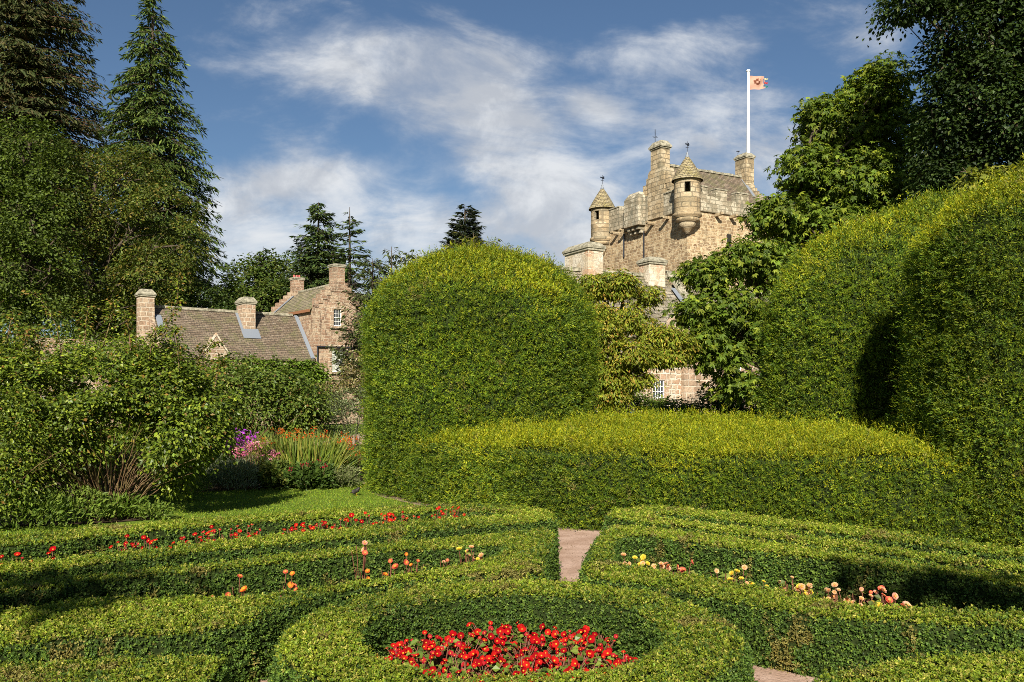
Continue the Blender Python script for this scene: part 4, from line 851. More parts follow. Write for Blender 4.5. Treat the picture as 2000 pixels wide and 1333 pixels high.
chimney(cot, -4.54, -3.69, 1.6, 2.96, 5.8, 8.95, M['dressed'], 'chimney stack halfway along the cottage roof', .5, .1)
chimney(cot, -11.3, -10.4, 1.9, 2.75, 0, 9.0, M['dressed'], 'chimney stack at the left end of the cottage', .5, .1)
build('low_range', [box(-17.5, -11.403, .5, 4.5, 0, 5.45)], [M['house']], cot)
dp = build('dormer', prism_gable(-7.8, -6.4, -.3, 1.4, 4.4, 4.85, -7.1, 5.95), [M['dressed']], cot)
build('skew_stone', [chunk([(-7.9, -.34, 4.8), (-7.1, -.34, 6.0), (-6.3, -.34, 4.8), (-7.9, -.1, 4.8), (-7.1, -.1, 6.0), (-6.3, -.1, 4.8), (-7.9, -.34, 4.95), (-7.1, -.34, 6.18), (-6.3, -.34, 4.95), (-7.9, -.1, 4.95), (-7.1, -.1, 6.18), (-6.3, -.1, 4.95)], [(0, 1, 7, 6), (1, 2, 8, 7), (6, 7, 10, 9), (7, 8, 11, 10)])], [M['harl']], dp)

# ================================================================== SHRUBS AND BORDER
def bush(name, label, base, lobes, nstem, stem_h, stem_r, stemm='greystem', cat='bush', spread=1.0, **kw):
    t = empty(name, label, cat, tuple(base)); b = np.array(base, float)
    loc = [((c[0] - b[0], c[1] - b[1], c[2] - b[2]), r) for c, r in lobes]
    ch = []
    for i in range(nstem):
        az = rng.uniform(0, 2 * math.pi); r0 = rng.random() * .35 * spread; c, s = math.cos(az), math.sin(az)
        h = stem_h * rng.uniform(.55, 1.15); o_ = rng.uniform(.25, 1.2) * spread
        tt = np.linspace(0, 1, 7)[:, None]; p = np.array([c * r0, s * r0, -.02]) + np.array([c, s, 0]) * o_ * tt ** 1.3 + np.array([0, 0, h]) * (tt ** 0.85 - .12 * tt ** 3)
        p[1:] += np.cumsum(rng.normal(size=(6, 3)) * .028, 0); ch.append(tube(p, np.linspace(stem_r, stem_r * .4, 7) * rng.uniform(.6, 1.2), 5))
    build('stem', ch, [M[stemm]], t)
    build('foliage', crown(loc, **kw), [M['gloss_leaf']], t)
    return t
ROSE = [(0.08, 0.125, 0.014), (0.13, 0.18, 0.016), (0.21, 0.25, 0.024), (0.045, 0.07, 0.012), (0.22, 0.12, 0.03)]
RW = [3, 3, 2, 2, .35]
rb = bush('rose_bush', 'huge arching rose bush with bare reddish stems at its foot, beside the lawn', (gx(215, 13.3), 13.3, 0),
     [L3(80, 765, 13, .95, .8, .6), L3(200, 750, 13.2, .85, .8, .5), L3(300, 765, 13.4, .8, .8, .5), L3(385, 800, 13.4, .65, .7, .55), L3(425, 855, 13.5, .30, .5, .28), L3(330, 840, 12.9, .7, .6, .5), L3(200, 820, 12.8, .8, .6, .5), L3(60, 860, 12.7, .8, .6, .6), L3(165, 690, 13.6, .45, .6, .25), L3(275, 710, 13.8, .5, .6, .25), L3(20, 720, 13.3, .6, .7, .35), L3(130, 880, 13.0, .5, .5, .3), L3(370, 740, 13.8, .35, .5, .25), L3(60, 950, 12.6, .5, .4, .3), L3(380, 890, 13.5, .35, .4, .3), L3(350, 930, 13.6, .2, .3, .2), L3(120, 665, 13.6, .25, .3, .22), L3(235, 672, 13.6, .22, .3, .2), L3(320, 690, 13.7, .25, .3, .2), L3(40, 680, 13.4, .25, .3, .2)],
     190, 1.5, .010, spread=1.15, nclump=2300, per=34, cr=.17, gap=.40, L=.066, W=.044, cols=ROSE, wts=RW, droop=.5, shell=.45)
bush('rose_bush', 'dense glossy rose bush at the bottom of the left edge, beside the lawn', (gx(-40, 12.2), 12.2, 0),
     [L3(-30, 830, 12, .8, .6, .8), L3(20, 930, 11.9, .5, .4, .35), L3(-60, 960, 11.8, .7, .5, .5)], 40, 1.2, .012, nclump=420, per=32, cr=.16, L=.05, W=.034, cols=ROSE, wts=RW, droop=.5, shell=.4)
bush('rose_bush', 'mass of lighter green climbing rose below the cottage roof', (gx(470, 19), 19, 0),
     [L3(390, 765, 19, .9, .7, .5), L3(470, 760, 19.3, .9, .7, .5), L3(560, 795, 19.6, .8, .7, .5), L3(605, 790, 19.6, .3, .6, .5), L3(430, 810, 18.8, .8, .6, .5), L3(590, 840, 19.6, .6, .5, .35), L3(540, 745, 19.8, .6, .6, .25), L3(450, 705, 20, .45, .6, .22), L3(420, 880, 18.6, .5, .5, .4)],
     50, 1.6, .016, spread=1.3, nclump=1000, per=34, cr=.2, gap=.34, L=.08, W=.052, cols=[(0.09, 0.135, 0.02), (0.12, 0.165, 0.022), (0.06, 0.10, 0.018), (0.16, 0.17, 0.03), (0.18, 0.09, 0.04)], wts=[3, 3, 2, 1, .3], droop=.5, shell=.5)
bush('lilac_bush', 'tall leafy bush against the left end of the cottage, above the roses', (gx(180, 17), 17, 0),
     [L3(230, 690, 17, .8, .7, .4), L3(140, 690, 17, .9, .7, .4), L3(330, 715, 17, .8, .7, .3), L3(20, 705, 17, 1.2, .7, .4), L3(80, 790, 16.6, 1.2, .5, .6), L3(210, 790, 16.6, 1.1, .5, .6), L3(330, 800, 16.6, .9, .5, .6), L3(250, 880, 16.2, 1.2, .4, .5), L3(120, 880, 16.2, 1.2, .4, .5)], 30, 2.2, .02, nclump=900, per=30, cr=.2, L=.065, W=.04, cols=ROSE, wts=RW, droop=.4, shell=.5)
bush('grey_leaved_bush', 'loose grey-green bush between the border and the great yew dome', (gx(660, 21.5), 21.5, 0),
     [L3(650, 790, 21.5, .5, .5, .3), L3(690, 780, 21.5, .4, .5, .35), L3(665, 825, 21, .6, .5, .3), L3(640, 850, 20.5, .5, .4, .25)], 20, 1.2, .012, nclump=260, per=28, cr=.16, L=.06, W=.025, cols=[(0.13, 0.16, 0.06), (0.18, 0.21, 0.10), (0.09, 0.12, 0.04)], droop=.3, shell=.4)
bush('climbing_rose', 'thin climber with cream and brownish leaves across the lower house window', (gx(690, 30), 30, 0),
     [L3(690, 740, 30, .5, .4, .35), L3(703, 690, 30, .22, .3, .3), L3(650, 752, 30, .5, .3, .15), L3(680, 712, 30, .15, .2, .12)], 12, 2.4, .02, 'bark', 'climber', nclump=110, per=22, cr=.16, L=.10, W=.05, cols=[(0.32, 0.26, 0.16), (0.20, 0.18, 0.06), (0.16, 0.10, 0.04), (0.12, 0.14, 0.03)], droop=.5, shell=.2)
bush('wall_creeper', 'bright green creeper covering the cottage wall below the eaves', (-19, 57.0, 0),
     [L3(x, 735, 60.5 - (617 - x) * .022, 1.0, .4, 1.15) for x in (505, 540, 575, 605)] + [L3(625, 745, 60.5, .5, .4, 1.1)], 16, 3.5, .04, 'bark', 'climber', nclump=420, per=26, cr=.3, L=.22, W=.15, cols=[(0.10, 0.16, 0.018), (0.14, 0.20, 0.02), (0.07, 0.12, 0.016)], droop=.6, shell=.5)

def shoot(name, label, base, pts, n=46, L=.055, W=.035, cols=ROSE, r=.012):
    t = empty(name, label, 'shoot', tuple(base)); b = np.array(base, float); p = crom(np.array(pts, float) - b, 8)
    build('stem', [tube(p, np.linspace(r, r * .3, len(p)), 5)], [M['greystem']], t)
    n *= 4; q = rng.random(n) ** .7 * (len(p) - 1.01); i = q.astype(int); fr = (q - i)[:, None]; P = p[i] * (1 - fr) + p[i + 1] * fr
    d_ = sph(n) * np.array([1, 1, .5]); P = P + d_ * rng.random((n, 1)) * .14
    build('foliage', [leaves(P, d_ + np.array([0, 0, -.3]), unit(sph(n) + np.array([0, 0, .9])), L * rnd(n, .7, 1.3), W * rnd(n, .7, 1.3), pal(n, cols))], [M['gloss_leaf']], t)
for (lb, Y, pp, n) in (('long upright rose shoot rising past the cottage chimney', 13.6, [(300, 700), (325, 640), (345, 590), (350, 535)], 60),
                       ('arching rose shoot in front of the dark trees, above the left of the bush', 13.2, [(120, 700), (110, 640), (90, 600), (60, 570)], 50),
                       ('rose shoot with reddish tips standing up at the left edge', 13.0, [(30, 720), (50, 670), (45, 640)], 30),
                       ('short leafy shoot left of the cottage chimney', 13.6, [(200, 680), (215, 630), (222, 585)], 50),
                       ('loose shoot leaning over the cottage roof', 14.5, [(380, 720), (400, 680), (432, 668)], 30)):
    q = [at(a, b, Y) for a, b in pp]; n = int(n * 1.5); shoot('rose_shoot', lb, (q[0][0], Y, q[0][2]), q, n)

for (px, y0, y1, dx, lb) in ((165, 660, 600, 8, 'thin rose shoot above the middle of the great bush'), (255, 665, 610, -12, 'rose shoot just left of the cottage end chimney'), (10, 700, 610, 15, 'rose shoot against the dark trees at the left edge'), (290, 690, 640, 20, 'short rose shoot in front of the cottage end chimney'), (350, 705, 640, -10, 'rose shoot in front of the cottage roof'), (420, 735, 700, 18, 'rose tip leaning toward the lighter climbing rose'), (80, 690, 640, -15, 'leafy tip on the far left of the rose bush')):
    q = [at(px, y0 + 20, 13.3), at(px + dx * .4, (y0 + y1) / 2, 13.3), at(px + dx, y1, 13.3)]; shoot('rose_shoot', lb, (q[0][0], 13.3, q[0][2]), q, 50)

# flower border -------------------------------------------------
def clump_plant(name, label, px, Y, n, h, w_, L, W, cols, cat='plant', up=.8, flowers=None, group=None, wts=None, dy=.25):
    x = gx(px, Y); t = empty(name, label, cat, (x, Y, 0), 0, group)
    r = np.sqrt(rng.random(n)); a = rnd(n, 0, 6.28); hh = rng.random(n) ** .6 * h * (1.05 - .35 * r ** 2)
    P = np.stack([np.cos(a) * r * w_, np.sin(a) * r * w_ * .7, hh], 1)
    P += (vnoise(P, .18, 4) - .5)[:, None] * .12
    A = np.stack([np.cos(a) * r, np.sin(a) * r, np.full(n, up)], 1) + rng.normal(size=(n, 3)) * .5
    build('foliage', [leaves(P, A, unit(sph(n) + np.array([0, -.5, .8])), L * rnd(n, .6, 1.3), W * rnd(n, .6, 1.3), pal(n, cols, wts))], [M['leaf']], t)
    if flowers:
        nf, fh, fs, fcols, fname = flowers
        r = np.sqrt(rng.random(nf)); a = rnd(nf, 0, 6.28); c = np.stack([np.cos(a) * r * w_ * 1.0, np.sin(a) * r * w_ * .6 - .05, fh * (1 - .25 * r ** 2) * rnd(nf, .85, 1.08)], 1)
        per = 14; cc = np.repeat(c, per, 0); k = len(cc); o_ = rng.normal(size=(k, 3)) * np.array([1, 1, .7]) * fs
        build(fname, [leaves(cc + o_, sph(k) + np.array([0, 0, .3]), unit(sph(k) + np.array([0, -.6, .8])), fs * .9 * rnd(k, .7, 1.2), fs * .7, np.repeat(pal(nf, fcols), per, 0) * rng.uniform(.8, 1.2, (k, 1)))], [M['petal']], t)
        st = np.array([[p * np.array([.7, .7, .2]), p * np.array([.95, .95, .7]), p] for p in c])
        build('flower_stalk', [tube(q, .006, 3) for q in st], [M['greystem']], t)
    return t
GR = [(0.12, 0.18, 0.024), (0.08, 0.13, 0.02), (0.17, 0.22, 0.035)]
SIL = [(0.21, 0.25, 0.14), (0.15, 0.19, 0.09), (0.28, 0.31, 0.19)]
clump_plant('phlox_plant', 'phlox clump with bright purple flower heads in the border', 468, 18.2, 1500, .85, .42, .09, .025, GR, flowers=(44, 1.08, .065, [(0.42, 0.03, 0.42), (0.34, 0.05, 0.50), (0.5, 0.08, 0.45)], 'blossoms'))
clump_plant('yarrow_plant', 'pink yarrow with flat flower heads, in front of the purple phlox', 505, 17.6, 1500, .65, .5, .07, .015, SIL, flowers=(40, .90, .042, [(0.55, 0.18, 0.28), (0.6, 0.30, 0.34), (0.45, 0.10, 0.18)], 'blossoms'))
clump_plant('lavender_plant', 'silvery upright foliage plant left of the border, beside the rose bush', 410, 17.4, 2200, .72, .45, .12, .018, SIL, up=1.6)
clump_plant('wormwood_plant', 'silver-green feathery plant below the pink yarrow', 455, 17.1, 2400, .55, .5, .11, .018, SIL, up=1.5)
clump_plant('peony_plant', 'dark leafy mound in the middle of the flower border', 540, 17.4, 1500, .52, .42, .11, .05, [(0.06, 0.10, 0.018), (0.09, 0.13, 0.02), (0.15, 0.16, 0.03)], up=.4)
clump_plant('dahlia_plant', 'dark green leafy plant below the sword-shaped leaves', 605, 17.4, 1700, .5, .48, .12, .06, [(0.05, 0.09, 0.018), (0.075, 0.12, 0.02)], up=.3, flowers=(9, .6, .03, [(0.35, 0.02, 0.04)], 'blossoms'))
clump_plant('spurge_plant', 'small pale bush at the corner of the border beside the lawn', 662, 17.6, 1500, .42, .42, .07, .02, [(0.16, 0.19, 0.07), (0.12, 0.16, 0.04), (0.22, 0.22, 0.11)], up=.7)
clump_plant('catmint_plant', 'low grassy edging plant at the left foot of the border', 355, 16.4, 1600, .4, .5, .11, .016, GR, up=1.4)
clump_plant('fern_plant', 'light green fern growing at the foot of the rose bush', 235, 12.9, 500, .35, .32, .12, .03, [(0.13, 0.19, 0.025), (0.10, 0.16, 0.02)], up=.6)
clump_plant('groundsel_plant', 'low weedy plant at the base of the rose stems', 300, 12.9, 420, .25, .25, .07, .03, GR, up=.6)
clump_plant('helenium_plant', 'border plant with orange and yellow flowers left of the sword leaves', 487, 19.0, 1200, .95, .35, .10, .03, [(0.14, 0.18, 0.025), (0.2, 0.2, 0.04)], up=.8, flowers=(10, 1.2, .035, [(0.6, 0.16, 0.02), (0.55, 0.35, 0.03)], 'blossoms'))
for (px, Y, lb) in ((655, 19.2, 'red montbretia flowers at the right end of the border'), (690, 20.2, 'small red and green plants beside the great yew dome')):
    clump_plant('montbretia_plant', lb, px, Y, 1100, .8 if px < 670 else .55, .4, .16, .018, GR, up=1.5, flowers=(26, .98 if px < 670 else .62, .03, [(0.6, 0.06, 0.015), (0.55, 0.12, 0.02)], 'blossoms'))
for (px, Y, lb) in ((60, 12.0, 'weedy ground plants at the left edge under the rose'), (140, 12.5, 'low leafy plants left of the bare rose stems'), (390, 18.4, 'leafy border plant behind the silvery foliage'), (560, 18.9, 'leafy green plant behind the peony mound'), (330, 15.4, 'grassy tuft behind the right side of the rose bush'), (250, 16.5, 'grassy tuft in the dark behind the rose stems')):
    clump_plant('leafy_plant', lb, px, Y, 1100, .5 if Y < 16 else .8, .55, .09, .03, GR, up=.8)
# sword-leaved montbretia fan
sx = gx(590, 17.95); sp = empty('crocosmia_plant', 'fan of long bright sword-shaped leaves with orange-red flowers in the border', 'plant', (sx, 17.95, 0))
ch = []
NB = 800
base = np.stack([rnd(NB, -.75, .75), rnd(NB, -.3, .3), np.zeros(NB)], 1); hh = rnd(NB, .75, 1.28); lean = base[:, 0] * .55 + rng.normal(size=NB) * .16; ly = rng.normal(size=NB) * .2 - .1
tt = np.linspace(0, 1, 6); Lb = []
for s_ in (-1, 1):
    Lb.append(np.stack([base[:, None, 0] + lean[:, None] * tt ** 1.8 + s_ * .013 * np.sin(np.pi * (.12 + .88 * tt))[None], base[:, None, 1] + ly[:, None] * tt ** 1.6, hh[:, None] * (tt - .12 * tt ** 3 * (np.abs(lean)[:, None] * 2.5))], -1))
v = np.stack(Lb, 2).reshape(NB, 12, 3); idx = np.array([(2 * i, 2 * i + 1, 2 * i + 3, 2 * i + 2) for i in range(5)]); f = (np.arange(NB)[:, None, None] * 12 + idx).reshape(-1, 4)
build('blade', [chunk(v.reshape(-1, 3), f, 0, np.repeat(pal(NB, [(0.13, 0.18, 0.022), (0.18, 0.23, 0.03), (0.08, 0.13, 0.02), (0.26, 0.24, 0.05)]), 5, 0))], [M['leaf']], sp)
nf = 46; c = np.stack([rnd(nf, -.95, 1.15), rnd(nf, -.2, .35), rnd(nf, .98, 1.25)], 1); c[:, 2] -= .25 * (c[:, 0] / 1.1) ** 2; cc = np.repeat(c, 12, 0); k = len(cc)
o_ = rng.normal(size=(k, 3)) * np.array([.05, .03, .018]); build('blossoms', [leaves(cc + o_, sph(k), unit(sph(k) + np.array([0, -.6, .7])), .035, .024, pal(k, [(0.6, 0.09, 0.015), (0.62, 0.18, 0.02), (0.5, 0.04, 0.01)]))], [M['petal']], sp)

# ================================================================== GRASS
def grass():
    n = 170000
    P = np.stack([rnd(n, -11, .8), 8.2 + 11.5 * rng.random(n) ** 1.15, np.zeros(n)], 1)
    lim = np.interp(P[:, 0], [-8, -5.3, -4.4, -3.1, -1.6, -.9, .1, .8], [7.2, 8.9, 9.75, 10.55, 11.4, 11.8, 12.0, 12.3])
    hb = np.interp(P[:, 0], [-11, -9.2, -7, -5.4, -3.9, -2.95, -2.9, -2.5, -1.7, -.6, .3, .8], [13, 14.5, 16.2, 17.2, 18.4, 19.4, 17.8, 16.3, 14.9, 13.4, 12.4, 12.1])
    rose = ((P[:, 0] + 7.3) / 2.3) ** 2 + ((P[:, 1] - 13.1) / .9) ** 2 < 1
    P = P[(P[:, 1] > lim) & (P[:, 1] < hb) & ~rose & (np.abs(P[:, 0]) < P[:, 1] * .62)]; n = len(P)
    A = rng.normal(size=(n, 3)) * .55 + np.array([0, 0, 1]); c = vnoise(P, .7, 3)[:, None]
    C = pal(n, [(0.15, 0.25, 0.016), (0.20, 0.29, 0.02), (0.11, 0.19, 0.014), (0.27, 0.29, 0.035)]) * (.85 + .3 * c)
    P[:, 2] -= .005
    o = build('grass', [leaves(P, A, sph(n), .034 * rnd(n, .6, 1.4), .010 * rnd(n, .7, 1.3), C)], [M['leaf']]); tag(o, 'short mown lawn grass', None, None, 'stuff'); o['category'] = 'grass'
grass()

# ================================================================== BEGONIAS
def petal_ring(n, r, w_, cup, rot=0.0, z=0.0, mat=0, colr=None):
    V, F_ = [], []
    for i in range(n):
        a = rot + 2 * math.pi * i / n; c, s = math.cos(a), math.sin(a); k = len(V)
        for (t, ww) in ((0.05, .15), (.45, .85), (.85, .9), (1.0, .35)):
            for sg in (-1, 0, 1): V.append((c * t * r - s * sg * ww * w_, s * t * r + c * sg * ww * w_, z + cup * t * t + (.12 * r if sg else 0) * t))
        for j in range(3):
            for q in range(2): F_.append((k + j * 3 + q, k + j * 3 + q + 1, k + (j + 1) * 3 + q + 1, k + (j + 1) * 3 + q))
    return chunk(V, F_, mat, None if colr is None else np.tile(np.array(colr), (len(F_), 1)), True)
def flower_mesh(name, c1, c2, r=.024, double=False):
    chs = [petal_ring(5, r, r * .55, r * .35, 0, 0, 0, c1)]
    if double: chs += [petal_ring(5, r * .8, r * .42, r * .45, .6, r * .12, 0, [min(.8, x * 1.1) for x in c1]), petal_ring(4, r * .5, r * .26, r * .4, .2, r * .25, 0, c2)]
    else: chs += [lathe([(r * .22, r * .05), (r * .24, r * .2), (r * .1, r * .34), (0.0005, r * .36)], 0, 0, 7, 1)]
    return mesh_data(name, chs, [M['petal'], M['stamen']])
M['stamen'] = flat('yellow_stamens', (0.60, 0.28, 0.02), .7)
def begonia(label, loc, fl_meshes, nfl, spread=.11, hgt=.20, leafc=GR, nleaf=16, rz=0, group=None, stemc='redstem', proto=None):
    t = empty('begonia_plant', label, 'flower', loc, rz, group)
    ch = []; P, A, N = [], [], []
    for i in range(nleaf):
        a = rng.uniform(0, 6.28); rr = rng.uniform(.02, spread); z = rng.uniform(.35, .95) * hgt
        p = np.array([math.cos(a) * rr, math.sin(a) * rr, z]); P.append(p); A.append([math.cos(a), math.sin(a), -.1 + rng.normal() * .3]); N.append([rng.normal() * .4, rng.normal() * .4 - .2, 1])
        ch.append(tube([(0, 0, 0), p * np.array([.5, .5, .6]), p], .003, 4, 1))
    heads = []
    for i in range(nfl):
        a = rng.uniform(0, 6.28); rr = spread * math.sqrt(rng.random()) * 1.15; z = hgt * rng.uniform(.74, 1.06)
        h = np.array([math.cos(a) * rr, math.sin(a) * rr, z]); heads.append(h); ch.append(tube([(0, 0, 0), h * np.array([.6, .6, .6]), h], .003, 4, 1))
    lf = leaves(np.array(P), np.array(A), unit(np.array(N)),   .055 * rnd(nleaf, .7, 1.3), .046, pal(nleaf, leafc), 0)
    build('foliage', [lf] + ch, [M['gloss_leaf'], M['redstem']], t)
    for h in heads:
        f = link('flower', fl_meshes[rng.integers(len(fl_meshes))], t); f.location = h
        f.rotation_euler = (rng.uniform(.2, 1.25), rng.normal() * .35, rng.uniform(-1.0, 1.0)); s = rng.uniform(.55, 1.15); f.scale = (s, s * rng.uniform(.8, 1), s * rng.uniform(.7, 1.2))
    return t
M['redstem'] = flat('red_begonia_stem', (0.16, 0.06, 0.035), .5)
RED = [flower_mesh('begonia_flower', (0.36, 0.004, 0.008), (.7, .05, .02), .028), flower_mesh('begonia_flower', (0.28, 0.004, 0.008), (.7, .05, .02), .022), flower_mesh('begonia_flower', (0.45, 0.012, 0.010), (.7, .05, .02), .026), flower_mesh('begonia_flower', (0.38, 0.02, 0.03), (.7, .05, .02), .018)]
YEL = [flower_mesh('begonia_flower', (0.62, 0.52, 0.08), (.7, .4, .03), .026, True), flower_mesh('begonia_flower', (0.62, 0.40, 0.24), (.7, .3, .1), .024, True)]
PNK = [flower_mesh('begonia_flower', (0.62, 0.34, 0.26), (.7, .3, .1), .024, True), flower_mesh('begonia_flower', (0.60, 0.14, 0.09), (.7, .3, .1), .025, True)]
ORG = [flower_mesh('begonia_flower', (0.66, 0.20, 0.04), (.7, .35, .03), .030, True), flower_mesh('begonia_flower', (0.58, 0.13, 0.08), (.7, .3, .05), .030, True)]
k = 0
for ri, nn in ((.12, 3), (.32, 8), (.52, 13), (.70, 18)):
    for i in range(nn):
        a = 2 * math.pi * (i + .5 * (nn % 2)) / nn + rng.normal() * .06
        begonia('red begonia in flower, one of those packed into the round bed', (CX + ri * math.cos(a) + rng.normal() * .02, CY + ri * math.sin(a) + rng.normal() * .02, .03), RED, 12, .14, rng.uniform(.15, .23), nleaf=34, group='red begonias in the round bed')
# row of red begonias by the lawn: photo x, and the depth of the bed there
row = [(5, 7.2), (25, 7.2), (85, 7.45), (245, 8.0), (262, 8.05), (285, 8.1), (300, 8.15), (362, 8.4), (395, 8.5), (410, 8.55), (430, 8.6), (452, 8.7), (470, 8.75), (510, 8.9), (545, 9.0), (560, 9.05), (585, 9.15), (603, 9.2), (618, 9.25), (662, 9.45), (680, 9.5), (720, 9.65), (735, 9.7), (760, 9.8), (775, 9.85), (800, 9.95), (855, 10.2), (875, 10.3), (888, 10.35)]
for px, Y in row: begonia('red begonia in the row between the outer box hedges beside the lawn', (gx(px, Y + .12), Y + .12, .012), RED, 7, .13, rng.uniform(.41, .48), nleaf=16, group='red begonias in the row beside the lawn')
for i, (px, Y, fl, n, lb, hh) in enumerate([
    (1243, 7.55, YEL, 7, 'yellow begonia nearest the gravel path in the right bed', .36), (1270, 7.5, YEL, 5, 'yellow begonia, second from the gravel path in the right bed', .34),
    (1328, 7.25, PNK, 6, 'salmon pink begonia in the right bed', .36), (1305, 7.3, PNK, 2, 'small pink begonia between the yellow and the salmon ones', .33),
    (1410, 6.95, YEL, 3, 'begonia with few cream flowers and many yellow leaves', .36), (1437, 6.9, YEL, 4, 'begonia with yellow leaves left of the gap in the right bed', .35),
    (1500, 6.65, YEL, 2, 'small cream begonia halfway along the right bed', .33), (1550, 6.55, YEL, 7, 'begonia with peach and yellow flowers left of the large yellow ones', .38), (1580, 6.45, YEL, 6, 'large bright yellow begonia in the right bed', .36), (1596, 6.35, YEL, 5, 'yellow begonia just behind the right front box hedge', .33),
    (1645, 6.3, YEL, 7, 'begonia with brownish and yellow flowers near the shaded end', .37), (1672, 6.2, YEL, 4, 'leafy yellow begonia near the shaded end', .36), (1715, 6.1, PNK, 7, 'peach begonia at the edge of the shade', .38), (1735, 6.02, YEL, 5, 'amber begonia at the edge of the shade', .35), (1765, 5.98, PNK, 4, 'last small pink begonia in the shade on the right', .34)]):
    begonia(lb, (gx(px, Y), Y, .012), fl, n + 2, .12, hh + .06, leafc=[(0.13, 0.17, 0.03), (0.20, 0.21, 0.04), (0.09, 0.12, 0.03)], nleaf=20, group='begonias in the right bed')
for (px, Y, fl, n, lb, hh) in [
    (422, 6.35, PNK, 1, 'single small pink begonia, leftmost in the left inner bed', .33), (463, 6.45, ORG, 3, 'orange begonia on red stems in the left inner bed', .40), (556, 6.7, ORG, 4, 'large red and orange begonia flower in the left inner bed', .38),
    (703, 7.1, PNK, 2, 'tall begonia with a pink bud on bare red stems', .62), (713, 7.05, ORG, 1, 'low orange begonia at the foot of the tall one', .32), (760, 7.3, ORG, 2, 'round orange begonia right of the tall one', .35), (808, 7.5, ORG, 3, 'orange-peach begonia with green leaves beneath', .38), (868, 7.7, PNK, 1, 'single peach begonia flower', .34), (905, 7.95, YEL, 3, 'cream begonia left of the pale cream one', .35), (930, 8.0, YEL, 4, 'pale cream begonia at the right end of the left inner bed', .36)]:
    begonia(lb, (gx(px, Y), Y, .012), fl, n + 1, .07 if n < 3 else .09, hh + .05, leafc=[(0.11, 0.16, 0.03), (0.16, 0.19, 0.04)], nleaf=15, group='begonias in the left inner bed')

# ================================================================== BIRD AND PEOPLE
def skinned(name, verts, edges, radii, mat, parent=None, sub=2, root=0):
    me = bpy.data.meshes.new(name); me.from_pydata(verts, edges, []); o = link(name, me, parent)
    md = o.modifiers.new('skin', 'SKIN'); md.use_smooth_shade = True
    for i, r in enumerate(radii): me.skin_vertices[0].data[i].radius = (r, r) if not isinstance(r, tuple) else r
    me.skin_vertices[0].data[root].use_root = True
    o.modifiers.new('smooth', 'SUBSURF').levels = sub; o.modifiers['smooth'].render_levels = sub
    dg = bpy.context.evaluated_depsgraph_get(); ev = bpy.data.meshes.new_from_object(o.evaluated_get(dg))
    o.modifiers.clear(); o.data = ev; ev.materials.clear(); ev.materials.append(mat)
    return o
def prep(v, e):
    return v, e
bd = empty('blackbird', 'small black bird standing on the lawn beside the yew hedge', 'bird', (gx(696, 16.2), 16.2, .02), R(-15))
def skin_make(name, verts, edges, radii, mat, parent, root=0):
    me = bpy.data.meshes.new(name); me.from_pydata(verts, edges, []); o = link(name, me, parent)
    bpy.context.view_layer.objects.active = o
    md = o.modifiers.new('skin', 'SKIN'); md.use_smooth_shade = True
    if not me.skin_vertices: raise RuntimeError('no skin layer')
    return o
try:
    skinned('body', [(-.02, 0, .065), (.02, 0, .085), (.045, 0, .115), (.060, 0, .145), (-.06, 0, .048), (-.125, 0, .03)], [(0, 1), (1, 2), (2, 3), (0, 4), (4, 5)], [.044, .044, .032, .028, .026, .008], M['feather'], bd)
except Exception as ex:
    print('skin failed', ex)
build('beak', [tube([(.08, 0, .145), (.107, 0, .14)], [.006, .001], 5)], [M['beak']], bd)
for s_ in (-.014, .014): build('leg', [tube([(0, s_, .05), (.004, s_, .02), (0, s_, -.02)], .003, 4), tube([(0, s_, -.018), (.03, s_, -.02)], .003, 4)], [M['beak']], bd)
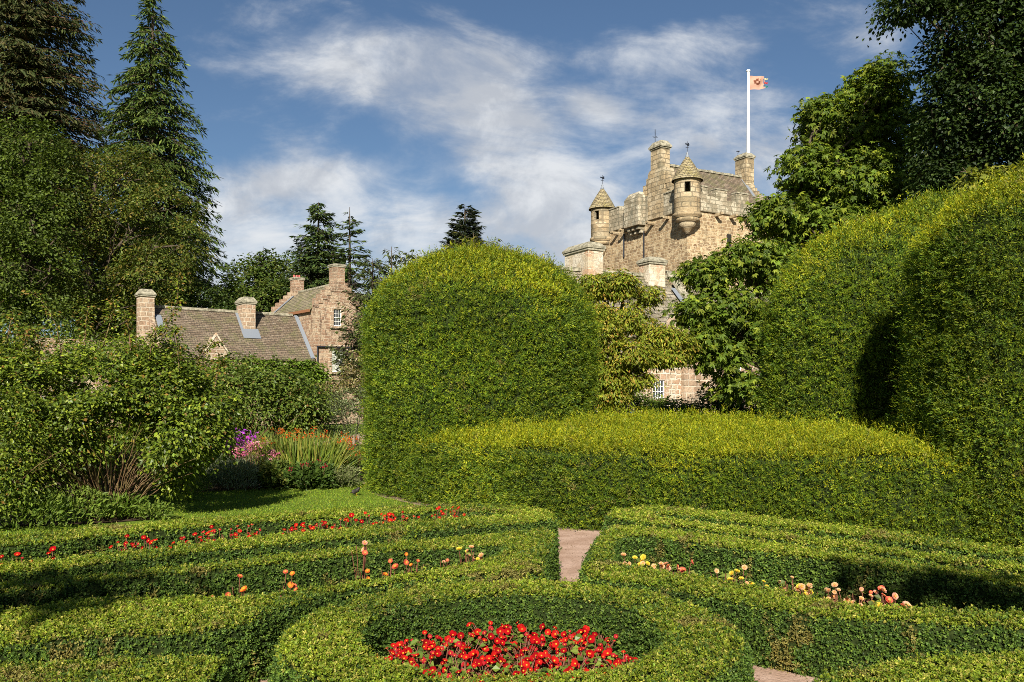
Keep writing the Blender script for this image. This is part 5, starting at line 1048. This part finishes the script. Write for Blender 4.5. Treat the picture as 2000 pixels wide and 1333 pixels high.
def person(label, x, y, hgt, hairc, coat, rz=0):
    t = empty('person', label, 'person', (x, y, 0), rz); s = hgt / 1.72; S = lambda a: tuple(q * s for q in a)
    v = [(0, 0, .95), (0, 0, 1.15), (0, -.01, 1.36), (0, 0, 1.47), (0, .0, 1.54), (0, .0, 1.63), (-.17, 0, 1.40), (.17, 0, 1.40), (-.22, .03, 1.12), (.22, .03, 1.12), (-.2, -.06, .88), (.2, -.06, .88),
         (-.09, 0, .88), (.09, 0, .88), (-.1, -.02, .48), (.1, -.02, .48), (-.1, .02, .07), (.1, .02, .07), (-.1, -.13, .03), (.1, -.13, .03)]
    e = [(0, 1), (1, 2), (2, 3), (3, 4), (4, 5), (2, 6), (2, 7), (6, 8), (7, 9), (8, 10), (9, 11), (0, 12), (0, 13), (12, 14), (13, 15), (14, 16), (15, 17), (16, 18), (17, 19)]
    r = [.14, .12, .14, .055, .078, .085, .06, .06, .045, .045, .035, .035, .09, .09, .06, .06, .04, .04, .035, .035]
    skinned('body', [S(a) for a in v], e, [q * s for q in r], M['skin'], t)
    skinned('coat', [S(a) for a in v[:4] + [v[6], v[7], v[8], v[9]]], [(0, 1), (1, 2), (2, 3), (2, 4), (2, 5), (4, 6), (5, 7)], [q * s * 1.12 for q in (.15, .14, .155, .06, .07, .07, .055, .055)], flat('coat_cloth', coat, .8), t)
    hv, hf = grid_surface(np.array([[[(.092 * math.sin(p) * math.cos(a)) * s, (.012 + .1 * math.sin(p) * math.sin(a)) * s, (1.615 + .105 * math.cos(p)) * s] for p in np.linspace(.02, 2.0 if math.sin(a) > -.2 else 1.15, 8)] for a in np.linspace(0, 2 * math.pi, 20)]))
    build('hair', [chunk(hv, hf, 0, None, True)], [flat('hair', hairc, .6)], t)
    return t
person('person with brown hair walking behind the low yew hedge, only the head showing', gx(1207, 27), 27, 1.71, (.10, .04, .025), (.25, .04, .05), R(70))
person('person with grey hair in a blue top behind the low yew hedge', gx(1236, 26.5), 26.5, 1.71, (.10, .10, .11), (.05, .12, .2), R(80))

# clippings and dead leaves on the gravel
nn_ = 2600
P = np.stack([rnd(nn_, -2.6, 3.2), rnd(nn_, 3.6, 12.2), np.full(nn_, .012)], 1)
fl_ = build('fallen_leaves', [leaves(P, sph(nn_) * np.array([1, 1, .1]), unit(sph(nn_) * .3 + np.array([0, 0, 1])), .02 * rnd(nn_, .6, 1.4), .010, pal(nn_, [(0.12, 0.14, 0.03), (0.2, 0.14, 0.05), (0.10, 0.06, 0.03), (0.3, 0.22, 0.16)]))], [M['leaf']])
tag(fl_, 'small clippings and dead leaves lying on the gravel path', None, None, 'stuff'); fl_['category'] = 'litter'
